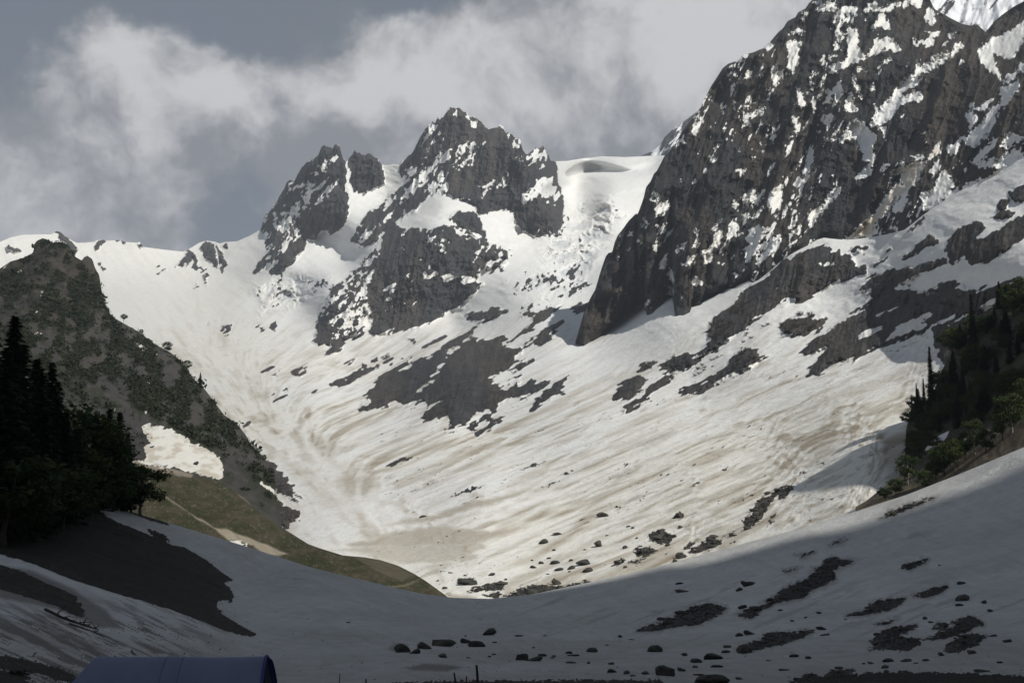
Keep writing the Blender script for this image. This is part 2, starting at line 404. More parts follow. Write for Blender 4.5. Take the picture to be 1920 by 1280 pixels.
M_ROCK = [V2([(160, 600), (180, 540), (205, 515), (255, 440), (285, 385), (325, 365), (365, 300), (420, 265), (440, 220), (505, 215), (525, 230), (547, 300), (548, 345), (556, 430), (562, 520), (545, 560), (520, 600), (480, 625), (462, 606), (440, 600),
        (415, 650), (370, 640), (360, 700), (320, 735), (310, 755), (275, 775), (258, 800), (225, 800), (195, 790), (235, 740), (205, 762), (165, 795), (135, 800), (150, 760), (190, 715), (210, 670), (195, 640)]),
    V2([(555, 290), (590, 240), (660, 255), (697, 275), (712, 320), (720, 395), (690, 410), (640, 440), (592, 432), (566, 380)]),
    V2([(600, 610), (572, 650), (610, 690), (690, 655), (720, 585), (770, 520), (800, 470), (800, 405), (760, 430), (700, 490), (650, 520), (620, 560)]),
    V2([(850, 245), (865, 210), (890, 165), (935, 110), (985, 90), (1020, 40), (1080, 65), (1200, 145), (1240, 128), (1265, 160), (1315, 175), (1335, 195), (1355, 250), (1435, 200), (1480, 270), (1500, 310), (1502, 380), (1522, 420), (1530, 480),
        (1530, 545), (1515, 585), (1490, 620), (1450, 618), (1400, 630), (1340, 600), (1312, 570), (1300, 520), (1250, 512), (1210, 522), (1150, 532), (1140, 500), (1100, 480), (1050, 465), (1000, 440), (1010, 400), (1000, 350), (960, 400), (940, 430),
        (905, 430), (915, 350), (930, 312), (870, 330), (820, 362), (800, 340), (790, 310)]),
    V2([(1010, 552), (1040, 520), (1130, 518), (1160, 580), (1180, 630), (1120, 612), (1060, 590)]),
    V2([(420, 1010), (440, 960), (480, 880), (560, 810), (600, 770), (660, 720), (700, 670), (720, 600), (760, 570), (800, 595), (880, 602), (930, 602), (990, 580), (1050, 592), (1150, 632), (1180, 625), (1170, 660), (1120, 690), (1200, 680), (1290, 705),
        (1270, 730), (1165, 735), (1160, 752), (1280, 745), (1250, 770), (1170, 780), (1150, 800), (1120, 820), (1165, 850), (1120, 890), (1080, 930), (1060, 960), (1000, 965), (985, 1000), (900, 1040), (800, 1058), (700, 1080), (660, 1075), (655, 1000),
        (632, 960), (620, 1080), (560, 1088), (540, 1110), (530, 1150), (500, 1165), (450, 1175), (470, 1130), (400, 1112), (410, 1040)]),
    V2([(800, 330), (930, 310), (1000, 300), (1000, 440), (940, 440), (890, 480), (860, 520), (800, 560), (745, 600), (720, 600), (770, 530), (805, 470), (830, 400)]),
    V8([(325, 765), (350, 700), (360, 660), (400, 640), (420, 600), (470, 560), (540, 500), (620, 462), (570, 530), (600, 492), (700, 460), (740, 450), (790, 460), (860, 420), (900, 385), (960, 390), (1000, 380), (1090, 370), (1060, 420), (1130, 430),
        (1180, 420), (1240, 370), (1330, 360), (1340, 380), (1260, 420), (1190, 440), (1130, 520), (1200, 470), (1190, 500), (1270, 490), (1200, 530), (1060, 550), (1030, 580), (1040, 610), (1080, 640), (1150, 590), (1172, 570), (1160, 622), (1240, 590),
        (1340, 585), (1300, 630), (1180, 700), (1130, 690), (1060, 740), (1000, 770), (960, 770), (880, 830), (800, 855), (770, 865), (790, 830), (770, 790), (720, 800), (655, 825), (670, 770), (740, 710), (690, 732), (690, 702), (620, 730), (560, 725),
        (490, 702), (470, 740), (400, 750)]),
    V8([(890, 850), (940, 820), (960, 840), (1000, 790), (1080, 785), (1060, 820), (980, 860), (940, 885), (905, 870)]),
    V8([(1235, 765), (1240, 720), (1290, 660), (1360, 610), (1440, 580), (1385, 640), (1400, 660), (1330, 710), (1270, 750)]),
    V8([(885, 260), (920, 240), (1000, 240), (1030, 220), (1110, 235), (1050, 270), (980, 290), (920, 295)]),
    V8([(1155, 280), (1200, 245), (1230, 225), (1270, 235), (1390, 180), (1380, 220), (1300, 280), (1250, 290), (1190, 262)]),
    V8([(1430, 130), (1480, 90), (1525, 80), (1490, 115), (1440, 135)]), V8([(1130, 120), (1160, 100), (1200, 100), (1160, 130)]), V8([(1080, 92), (1120, 68), (1105, 95)]),
    V8([(1220, 80), (1280, 55), (1340, 65), (1290, 90), (1240, 95)]), V8([(1340, 100), (1420, 50), (1470, 20), (1440, 60), (1380, 100)]), V8([(1420, 220), (1480, 180), (1530, 200), (1480, 240)]),
    V8([(650, 430), (690, 400), (770, 370), (740, 395), (700, 412)]), V8([(765, 425), (800, 380), (880, 350), (960, 320), (900, 362), (850, 392), (790, 418)]), V8([(1100, 400), (1160, 360), (1240, 310), (1230, 340), (1150, 382)]),
    V8([(1200, 420), (1260, 370), (1340, 310), (1400, 290), (1360, 340), (1300, 390)]),
    V8([(170, 625), (200, 590), (215, 602), (240, 600), (280, 560), (330, 545), (325, 510), (360, 530), (420, 540), (400, 562), (330, 585), (290, 602), (240, 640), (210, 636)]), V8([(235, 520), (260, 495), (285, 488), (270, 520)]),
    V8([(395, 502), (410, 488), (422, 505), (408, 512)]), V8([(455, 500), (480, 475), (495, 480), (465, 516)]), V8([(0, 590), (30, 560), (70, 540), (30, 580)]), V8([(-20, 540), (20, 518), (10, 562)]), V8([(0, 700), (40, 690), (100, 640), (60, 690)]),
    V8([(465, 1058), (540, 1010), (600, 990), (632, 998), (560, 1030)]), V8([(565, 382), (600, 378), (605, 392), (570, 394)]),
    W8([(1590, 640), (1752, 812), (1720, 822), (1660, 800), (1710, 870), (1640, 850), (1500, 750), (1380, 640), (1380, 400), (1440, 480)]), W8([(1420, 780), (1450, 780), (1600, 900), (1700, 980), (1730, 1020), (1720, 1050), (1590, 1065), (1580, 1115), (1540, 1120), (1400, 1020)]),
    # far ridge on the left
    V1([(20, 195), (50, 180), (120, 205), (90, 215), (40, 212)]), V1([(300, 85), (340, 100), (375, 130), (410, 155), (445, 205), (420, 240), (380, 200), (330, 150)]), V1([(535, 155), (590, 148), (570, 185), (545, 210)]), V1([(660, 150), (695, 155), (690, 168)]),
    V1([(780, 165), (800, 160), (815, 190), (790, 205)]), V1([(1000, 290), (1040, 240), (1075, 212), (1100, 240), (1105, 310), (1085, 300), (1070, 255), (1040, 290)]), V1([(1115, 195), (1150, 160), (1200, 190), (1210, 250), (1205, 305), (1170, 280), (1130, 260), (1140, 215)]),
    V1([(1215, 175), (1240, 215), (1280, 280), (1245, 325), (1225, 260)]), V1([(1120, 305), (1150, 310), (1140, 330)]), V1([(1090, 410), (1110, 390), (1110, 415)]), V1([(1150, 360), (1170, 350), (1170, 410), (1155, 405)]), V1([(1250, 185), (1280, 170), (1285, 190)]),
    V1([(890, 285), (902, 290), (895, 310)]), V1([(920, 320), (945, 302), (940, 325)]), V1([(890, 325), (902, 320), (896, 340)]), V1([(560, 290), (580, 310), (570, 320)]), V1([(1240, 635), (1280, 615), (1315, 610), (1320, 640), (1290, 660), (1250, 655)]),
    V1([(1155, 615), (1168, 610), (1165, 625)]), V1([(1440, 640), (1460, 620), (1480, 640), (1465, 660)]), V1([(1520, 630), (1540, 600), (1555, 625), (1535, 650)]), V1([(1490, 880), (1535, 860), (1510, 880)]), V1([(1530, 905), (1590, 870), (1550, 910)]),
    V1([(1640, 880), (1700, 850), (1690, 890), (1760, 860), (1700, 920), (1660, 905)]), V1([(1545, 1048), (1600, 980), (1630, 965), (1580, 1030)]), V1([(1360, 1195), (1400, 1165), (1420, 1175), (1400, 1195)]),
    # right side outcrops
    V4([(155, 795), (170, 750), (200, 720), (260, 700), (300, 720), (250, 790), (275, 800), (320, 740), (380, 690), (430, 672), (375, 660), (335, 648), (400, 612), (480, 600), (500, 615), (560, 570), (568, 480), (600, 440), (680, 400), (700, 345), (740, 312), (800, 285),
        (880, 205), (950, 165), (1010, 148), (1050, 138), (1100, 155), (1190, 192), (1200, 230), (1240, 222), (1250, 260), (1190, 270), (1130, 290), (1100, 300), (1050, 330), (960, 375), (930, 370), (900, 362), (830, 420), (770, 450), (730, 500), (690, 530),
        (620, 570), (560, 602), (500, 650), (430, 700), (350, 760), (300, 800), (220, 850), (190, 835), (240, 802), (190, 800)]),
    V4([(260, 680), (290, 650), (340, 632), (320, 660)]), V4([(440, 790), (460, 750), (520, 740), (560, 720), (640, 650), (700, 590), (770, 580), (790, 610), (830, 610), (780, 640), (700, 690), (620, 712), (540, 762)]),
    V4([(880, 500), (900, 465), (1000, 440), (1070, 445), (1040, 490), (960, 530), (915, 515)]),
    V4([(965, 600), (990, 560), (1100, 480), (1170, 440), (1250, 400), (1260, 342), (1205, 330), (1250, 272), (1320, 242), (1450, 232), (1500, 212), (1580, 182), (1600, 220), (1480, 262), (1430, 290), (1370, 322), (1440, 322), (1500, 342), (1580, 292), (1650, 300),
        (1700, 322), (1800, 312), (1930, 272), (1930, 420), (1830, 400), (1730, 420), (1640, 438), (1540, 472), (1480, 520), (1380, 550), (1320, 562), (1260, 590), (1180, 650), (1190, 622), (1100, 640), (1040, 690), (980, 700), (1000, 670), (1075, 582), (980, 612)]),
    V4([(1580, 180), (1600, 105), (1640, 62), (1720, 32), (1760, 62), (1700, 112), (1760, 102), (1850, 42), (1930, 0), (1930, 95), (1860, 142), (1780, 200), (1700, 222), (1660, 190), (1600, 222)]),
    V4([(1395, 200), (1460, 130), (1520, 90), (1560, 120), (1480, 160), (1420, 195)]), V4([(1410, 90), (1470, 20), (1500, 10), (1450, 70)]), V4([(1520, 440), (1600, 470), (1700, 440), (1830, 380), (1930, 340), (1930, 640), (1700, 680), (1590, 670), (1540, 560), (1525, 510)]),
    V4([(1850, -90), (1930, -130), (1930, -60), (1880, -40)]), V4([(1820, -60), (1860, -70), (1850, -20), (1800, 0)]), V4([(1780, 20), (1830, -20), (1880, 0), (1840, 30)]),
    Z5([(700, 1040), (730, 1045), (740, 1070), (660, 1110), (620, 1090), (640, 1070)]), Z5([(870, 1080), (920, 1060), (925, 1075), (890, 1095)]), Z5([(780, 1180), (830, 1150), (900, 1130), (850, 1170), (800, 1200)])]
M_SNOWY = [V2([(240, 690), (240, 650), (262, 605), (300, 582), (325, 597), (322, 625), (290, 650), (270, 700)]), V2([(285, 400), (330, 382), (420, 410), (415, 422), (340, 410), (295, 420)]), V2([(345, 505), (400, 452), (480, 402), (488, 412), (410, 470), (388, 518)]),
    V2([(545, 345), (555, 360), (562, 400), (580, 400), (560, 450), (548, 440)]), V2([(300, 530), (330, 490), (345, 505), (318, 540)]), V2([(1332, 480), (1345, 437), (1400, 382), (1480, 370), (1510, 410), (1508, 470), (1430, 476), (1390, 450)]),
    V2([(1150, 405), (1180, 390), (1220, 385), (1250, 360), (1260, 370), (1240, 395), (1180, 410)]), V2([(1060, 470), (1130, 458), (1200, 420), (1170, 442), (1110, 476)]), V2([(1025, 55), (1050, 70), (1048, 92), (1030, 75)]), V2([(1095, 90), (1132, 118), (1130, 140), (1105, 118)]),
    V2([(1360, 270), (1400, 240), (1435, 215), (1445, 262), (1400, 262)]), V2([(880, 562), (888, 512), (930, 462), (980, 432), (1010, 447), (1130, 515), (1090, 512), (1040, 522), (1010, 552), (990, 580), (930, 605), (885, 590)]),
    V2([(820, 365), (870, 332), (928, 314), (915, 352), (900, 390), (860, 420), (830, 400)]), V2([(940, 792), (1000, 797), (1060, 802), (1115, 800), (1110, 818), (1070, 828), (960, 813)]), V2([(765, 560), (830, 520), (880, 500), (885, 560), (830, 580), (790, 580)]),
    V2([(930, 602), (936, 650), (922, 640)]), V2([(985, 650), (1000, 690), (992, 710)]), V2([(1010, 590), (1080, 610), (1140, 635), (1060, 625)]), V2([(640, 940), (650, 1000), (660, 1070), (630, 1075)]), V2([(740, 850), (755, 840), (745, 910)]), V2([(900, 770), (920, 820), (905, 800)]),
    V2([(980, 240), (1000, 260), (1015, 280), (1000, 330), (985, 300)]), V2([(950, 140), (965, 200), (950, 270), (940, 210)]), V2([(805, 800), (828, 802), (825, 822), (806, 820)]), V2([(555, 440), (600, 440), (560, 480)]),
    V8([(535, 545), (560, 525), (590, 530), (570, 548)]), V8([(1030, 590), (1060, 548), (1130, 535), (1120, 600), (1090, 640), (1050, 620)]), V8([(350, 728), (372, 712), (388, 720), (370, 738)]), V8([(945, 845), (975, 815), (1000, 800), (990, 830), (960, 850)]),
    V8([(1190, 470), (1240, 400), (1262, 410), (1220, 450)]), V8([(640, 660), (700, 590), (740, 520), (820, 455), (760, 525), (700, 610)]),
    V4([(1165, 530), (1230, 500), (1300, 485), (1302, 500), (1240, 535)]), V4([(1320, 540), (1400, 482), (1480, 442), (1525, 428), (1470, 490), (1380, 530)]), V4([(1290, 432), (1380, 398), (1370, 415), (1300, 440)]), V4([(1050, 215), (1078, 205), (1090, 215), (1065, 222)]),
    V4([(1370, 320), (1440, 272), (1560, 240), (1600, 222), (1700, 225), (1660, 250), (1560, 280), (1480, 330)]), V4([(1640, 320), (1720, 270), (1840, 200), (1930, 140), (1930, 250), (1800, 300), (1720, 330)]), V4([(1720, 400), (1800, 365), (1790, 385), (1740, 412)]),
    V4([(1530, 480), (1600, 450), (1620, 455), (1560, 480)]), V4([(1715, 95), (1780, 60), (1800, 40), (1830, 42), (1770, 98)])]
f = np.full(PX.shape, -26.0)
for q in M_ROCK: f = add_poly(f, PX, PY, q, 1, 30, MILD_M if (q[0][0] > 1090 or min(p[1] for p in q) < 420) else WARP_M)
solid = f.copy()
for q in M_SNOWY: f = add_poly(f, PX, PY, q, -1, 20, WARP_M if q[0][0] < 1090 else MILD_M)
SPECKLE = [(V2([(430, 960), (560, 810), (700, 670), (700, 760), (660, 900), (650, 1000), (600, 1080), (480, 1120)]), 13), (V2([(800, 330), (1010, 250), (1000, 440), (900, 440), (800, 480), (720, 600), (600, 680), (600, 600), (800, 400)]), 13),
    (V2([(1030, 190), (1190, 200), (1170, 320), (1010, 350)]), 13), (V2([(880, 170), (1000, 90), (1000, 300), (880, 300)]), 12), (V2([(170, 560), (330, 370), (440, 280), (520, 260), (480, 400), (380, 520), (300, 640), (200, 800)]), 10),
    (V2([(1400, 700), (1500, 560), (1600, 470), (1740, 440), (1820, 540), (1700, 720), (1620, 900), (1300, 1000), (1250, 900)]), 5), (V2([(130, 860), (260, 820), (320, 940), (150, 1000)]), 9), (V2([(370, 840), (440, 800), (500, 860), (400, 890)]), 12),
    (V2([(1150, 640), (1300, 690), (1280, 790), (1120, 840), (1100, 760)]), 9), (V2([(780, 610), (1000, 600), (1000, 700), (800, 720)]), 7), (Z5([(380, 980), (640, 1000), (780, 1060), (700, 1180), (450, 1100)]), 6), (V2([(1270, 180), (1440, 230), (1480, 340), (1320, 340)]), 9)]
diag = fbm_axis((PY*.78-PX*.62)/26, (PX*.78+PY*.62)/7, 11, 3, .6); strip = fbm_axis((PX*.90-PY*.44)/46, (PX*.44+PY*.90)/6.5, 13, 3, .6)
spec = np.zeros(PX.shape)
for q, a in SPECKLE: spec = np.maximum(spec, sstep(-8, 12, sdf_poly(PX, PY, np.array(q)))*a)
n_small = fbm(PX/5.5, PY/5.5, 77, 3, .6)
spec = np.maximum(spec, 5.5*sstep(4, 12, solid)*sstep(640, 560, PY)*sstep(.42, .6, fbm(PX/46, PY/40, 99, 3))); spec = np.where(PX > 1090, spec*.45, spec)
f = np.clip(f, -14, 14)*(1-.055*spec) + spec*((diag-.5)*1.6+(n_small-.5)*1.5+.04)*2.6 + (n_small-.5)*5.0 + (diag-.5)*7*(np.abs(f) < 12)*(PY < 640) + (strip-.5)*sstep(430, 560, PY)*np.where(solid > -9, 21, 0)
st1 = streaks(P0, FALL, 6.0, 62.0, 5, 16); st2 = streaks(P0, FALL, 13.0, 150.0, 9, 18); st3 = streaks(P0, FALL, 2.6, 32.0, 15, 19)
# relief: rock stands proud of the snow, ribs and gullies run down it
depth_m = D0/F
rocky = sstep(-3, 6, solid); bulge = sstep(0, 26, solid)
ribs = ridged((PX+PY*.28)/62, PY/190, 21, 4, .55); ribs2 = ridged((PX+PY*.18)/21, PY/50, 23, 3, .6)
rel = rocky*(-(ribs-.5)*78 - (ribs2-.5)*36 - (n_small-.5)*14 - 10*bulge - 22*sstep(-1, 11, solid)*sstep(560, 660, PY))
upper = sstep(760, 560, PY)
rel = rel*(.62+.38*upper)
steps = sstep(.35, .65, fbm(PX/80, PY/34, 61, 4, .55))
snow_rel = (fbm((PX*.9+PY*.44)/120, (PX*-.44+PY*.9)/42, 41, 4, .5)-.5)*26*(.25+.75*upper)
ice = np.zeros(PX.shape)
for q in [V2([(1400, 700), (1500, 560), (1600, 450), (1740, 440), (1830, 540), (1700, 720), (1620, 900), (1350, 960)]), V2([(120, 860), (260, 810), (500, 800), (500, 870), (320, 960), (150, 1010)])]:
    ice = np.maximum(ice, sstep(-12, 25, sdf_poly(PX, PY, np.array(q))))
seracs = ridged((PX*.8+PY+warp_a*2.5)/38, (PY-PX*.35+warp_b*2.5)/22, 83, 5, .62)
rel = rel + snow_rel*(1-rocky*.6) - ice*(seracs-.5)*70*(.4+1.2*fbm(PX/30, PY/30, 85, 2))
rel += (steps-.5)*14*(1-rocky)*sstep(600, 900, PX)*sstep(700, 560, PY)
rel *= 1-.8*np.exp(-((PX-1022)/26)**2)*sstep(390, 330, PY)
rel -= ((st1-.5)*2.4+(st3-.5)*1.2+(st2-.5)*3.5)*(1-rocky)*sstep(520, 700, PY)/depth_m*.55
edge_keep = sstep(0, 10, PY-PY[-1:])          # leave the skyline itself untouched
shade_roll = np.exp(-((PY-(326+6*np.sin(PX/26)-.07*(PX-1060)))/9)**2)*sstep(1040, 1130, PX)*sstep(1262, 1225, PX)  # fold shaped into the saddle to stand in for its shadow band
rel += shade_roll*(1250-PX)*1.15
D = D0 + rel*depth_m*edge_keep
L.finish(D, back=((40, 45), (120, 150), (300, 380), (520, 640)))
P = L.P[:L.nr]
# colours: clean snow, cream and tan dust washed down the fall line
big = fbm(P[..., 0]/260, P[..., 1]/420, 19, 4)
lowl = sstep(520, 800, PY)
cream = np.clip(.15+.35*sstep(620, 380, PX)+.7*lowl*sstep(.35, .65, big)+.5*(st2-.5)*lowl+.25*(st1-.5), 0, 1)
col = lerp(SNOW, CREAM, cream*.5)*(1-.14*sstep(620, 380, PX)*sstep(470, 560, PY))[..., None]  # left bowl's colour darkened to offset its brighter sunlight
dust = np.clip(sstep(.5, .95, st1)*.55+sstep(.5, .95, st2)*.6+sstep(.55, 1, st3)*.42, 0, 1)*(.12+.88*lowl)*(.45+.55*sstep(.3, .6, big))*1.12
TANS = [(V6([(370, 375), (520, 340), (700, 280), (900, 230), (1100, 180), (1300, 130), (1180, 190), (1000, 250), (850, 290), (650, 340), (480, 375)]), .8), (V6([(120, 470), (300, 440), (450, 400), (700, 365), (900, 395), (1020, 420), (950, 450), (800, 490), (500, 500), (200, 500)]), .75),
    (V6([(60, 515), (300, 480), (700, 470), (900, 460), (950, 500), (850, 560), (600, 600), (400, 580), (250, 545)]), .62), (V6([(180, 435), (240, 415), (300, 408), (240, 428)]), .6), (V6([(550, 600), (700, 570), (800, 600), (640, 640), (560, 630)]), .5),
    (V4([(130, 1010), (300, 930), (450, 870), (330, 950), (180, 1020)]), .4), (V4([(1000, 800), (1300, 700), (1560, 600), (1500, 680), (1200, 780), (1040, 830)]), .38), (V6([(700, 740), (780, 750), (960, 785), (800, 800), (720, 790)]), .8)]
wx = PX+(fbm(PX/40, PY/12, 7, 4)-.5)*44; wy = PY+(fbm(PX/40, PY/12, 8, 4)-.5)*12
for q, a in TANS: dust = np.maximum(dust, sstep(-4, 7, sdf_poly(wx, wy, np.array(q)))*a)
col = lerp(col, np.broadcast_to(TAN, col.shape), dust)
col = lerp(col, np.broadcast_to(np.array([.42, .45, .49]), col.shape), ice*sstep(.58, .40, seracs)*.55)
# thin dark debris lines lying along the avalanche tracks
tracks = sstep(.80, .95, st3)*sstep(.55, .85, st2)*sstep(640, 800, PY)*sstep(.55, .7, fbm(PX/60, PY/60, 91, 3))*sstep(850, 950, PX)
f = np.maximum(f, tracks*6-3.5+np.where(tracks > .5, (n_small-.5)*10, -3))
fan = sstep(650, 780, PY+.1*(PX-900))*sstep(560, 900, PX)
spk = fbm_axis((PX*.92-PY*.38)/9.0, (PX*.38+PY*.92)/2.3, 191, 2, .6); spz = fbm_axis((PX*.92-PY*.38)/120, (PX*.38+PY*.92)/12, 193, 3, .6)
f = np.maximum(f, np.where((spk+.55*(spz-.5) > .87) & (fan > .4), 1.4, -14))
line_ = sstep(.70, .78, spz)*fan*sstep(.45, .6, fbm(PX/45, PY/45, 195, 3)); dust2 = line_*.6+.24*fan*(fbm_axis((PX*.92-PY*.38)/34, (PX*.38+PY*.92)/3.2, 197, 3, .65)-.45)*2
col = lerp(col, np.broadcast_to(TAN*.8, col.shape), np.clip(dust2, 0, .5))
SUNLIT_RUBBLE = [W6([(1550, 440), (1620, 415), (1710, 430), (1680, 480), (1580, 490)]), W6([(1660, 330), (1760, 310), (1820, 340), (1875, 335), (1820, 400), (1740, 390), (1690, 360)]), W6([(1380, 570), (1430, 530), (1480, 505), (1470, 550)]), W6([(1510, 530), (1640, 510), (1570, 550)]),
    W6([(280, 760), (380, 720), (500, 690), (600, 690), (560, 740), (420, 750)]), W6([(600, 790), (700, 730), (800, 700), (870, 710), (1000, 720), (1200, 680), (1270, 685), (1240, 740), (1000, 790), (700, 830)]), W6([(420, 790), (560, 750), (540, 800)]), W6([(220, 690), (260, 660), (360, 655), (380, 680), (300, 700)]),
    V7([(510, 310), (560, 270), (590, 210), (680, 155), (690, 170), (640, 240), (600, 300), (540, 350)]), V7([(690, 170), (720, 135), (770, 140), (740, 180), (700, 210)]), V7([(635, 335), (680, 270), (660, 315)]), V7([(220, 450), (240, 410), (280, 415), (250, 445)]),
    V7([(240, 465), (330, 410), (370, 385), (410, 415), (350, 450), (280, 470)]), V7([(400, 395), (470, 365), (470, 385)]), V7([(170, 490), (210, 465), (240, 490)]), V7([(40, 380), (100, 355), (180, 390), (110, 430), (60, 410)]), V7([(0, 480), (70, 440), (60, 470)]), V7([(170, 295), (200, 265), (225, 290)]),
    V7([(255, 135), (290, 118), (300, 122), (270, 136)]), V7([(405, 55), (440, 38), (430, 58)]), V7([(835, 318), (870, 290), (862, 310)]),
    V6([(740, 208), (830, 170), (930, 145), (850, 185)]), V6([(1120, 62), (1200, 30), (1280, 0), (1200, 45)]), V6([(1235, 165), (1350, 125), (1300, 150)]), V6([(1370, 85), (1440, 65), (1400, 85)])]
fr = np.full(PX.shape, -26.0); jag = (PX+fine_a*1.6+(n_small-.5)*7, PY+fine_b*1.2+(n_small-.5)*3)
for q in SUNLIT_RUBBLE: fr = add_poly(fr, PX, PY, q, 1, 12, jag)
f = np.maximum(f, np.clip(fr, -14, 14)+(n_small-.45)*4*(fr > -5))
brown = sstep(.35, .7, fbm(PX/70, PY/120, 29, 3)); lowrock = sstep(640, 900, PY)*sstep(1200, 1300, PX)
rc = lerp(ROCK, ROCKB, np.clip(brown*.8+lowrock*.4, 0, 1))*(.6+.8*fbm(PX/9, PY/15, 37, 4, .6))[..., None]
VALLEY = L
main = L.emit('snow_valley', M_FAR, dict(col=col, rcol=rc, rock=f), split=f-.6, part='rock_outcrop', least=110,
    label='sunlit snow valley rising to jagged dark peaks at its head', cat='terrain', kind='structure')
def on_valley(px, py):
    """place on the finished valley surface seen at a photo pixel"""
    c = int(np.argmin(np.abs(L_V.xs-px))); r = int(np.argmin(np.abs(L_V.PY[:, c]-py))); return L_V.P[r, c]
L_V = L

# ------------------------------------------------------------------ the steep rock wall on the right
R_TOP_PTS = [(1078, 641)] + Z2([(0, 900), (40, 760), (80, 630), (130, 530), (165, 470), (200, 350), (225, 270), (255, 185), (280, 155), (310, 150), (330, 70), (350, 20)]) + Z1([(360, 1100), (400, 1050), (450, 980), (515, 915), (525, 925), (545, 880), (580, 780),
    (600, 690), (640, 640), (670, 570), (690, 555), (720, 500), (760, 420), (790, 400), (800, 375), (840, 340), (870, 280), (920, 200), (960, 150), (1010, 90), (1050, 30), (1075, 0)]) + Z3([(100, 1150), (150, 1070), (200, 970), (260, 880), (330, 770), (390, 720),
    (480, 690), (560, 620), (680, 590), (780, 545), (860, 480), (900, 430), (960, 360), (1010, 320), (1060, 240), (1110, 215), (1150, 195), (1180, 140), (1260, 100), (1300, 40), (1340, 0)]) + [(1560, -28), (1600, -60), (1660, -50), (1700, -25), (1742, -4)] + Z4([(890, 60), (920, 110),
    (1000, 150), (1080, 200), (1140, 230), (1220, 270), (1320, 292), (1350, 280), (1390, 276), (1440, 320), (1490, 362), (1540, 300), (1600, 230), (1700, 150), (1800, 80), (1920, 15)]) + [(1960, -40), (2100, -120), (2400, -200)]
R_PTS = [(1085, 640, 1320), (1140, 480, 1360), (1250, 290, 1420), (1360, 120, 1490), (1530, 0, 1510), (1600, -60, 1540), (1200, 560, 1255), (1300, 540, 1185), (1400, 535, 1115), (1480, 470, 1108), (1560, 450, 1085), (1640, 445, 1050), (1400, 300, 1330), (1500, 400, 1190), (1600, 300, 1215),
         (1600, 100, 1400), (1690, 380, 1020), (1740, 380, 965), (1750, 200, 1150), (1850, 310, 900), (1850, 150, 1100), (1920, 290, 830), (1920, 150, 980), (1860, 70, 1330), (1750, 20, 1480), (1920, 30, 1300), (2150, 200, 760), (2150, -100, 1200), (1300, 350, 1330)]
rD = Spline2(R_PTS, 2e-5)
R_BOT = lambda x: foot(x)+np.interp(x, [1000, 1262, 1290, 2400], [0, 0, 28, 28])
L = Layer(np.concatenate([np.arange(1079, 1935, 1.75), np.arange(1935, 2180, 10.0)]), 390, line(R_TOP_PTS), R_BOT)
PX, PY = L.PX, L.PY
D0 = rD(PX, PY); fy = foot(L.xs)
want = mD(L.xs, fy)*np.interp(L.xs, [1000, 1262, 1290, 2400], [.993, .993, 1.012, 1.012])
corr = np.log(want/rD(L.xs, fy)); D0 = D0*np.exp(corr[None]*np.exp(-np.clip(fy[None]-PY, 0, None)/70.0))
wa = (fbm(PX/18, PY/22, 103, 3)-.5)*10; wb = (fbm(PX/18, PY/22, 104, 3)-.5)*12
fa = (fbm(PX/4, PY/4, 105, 2)-.5)*7; fb = (fbm(PX/4, PY/5, 106, 2)-.5)*8
WR = (PX+wa+fa, PY+wb+fb)
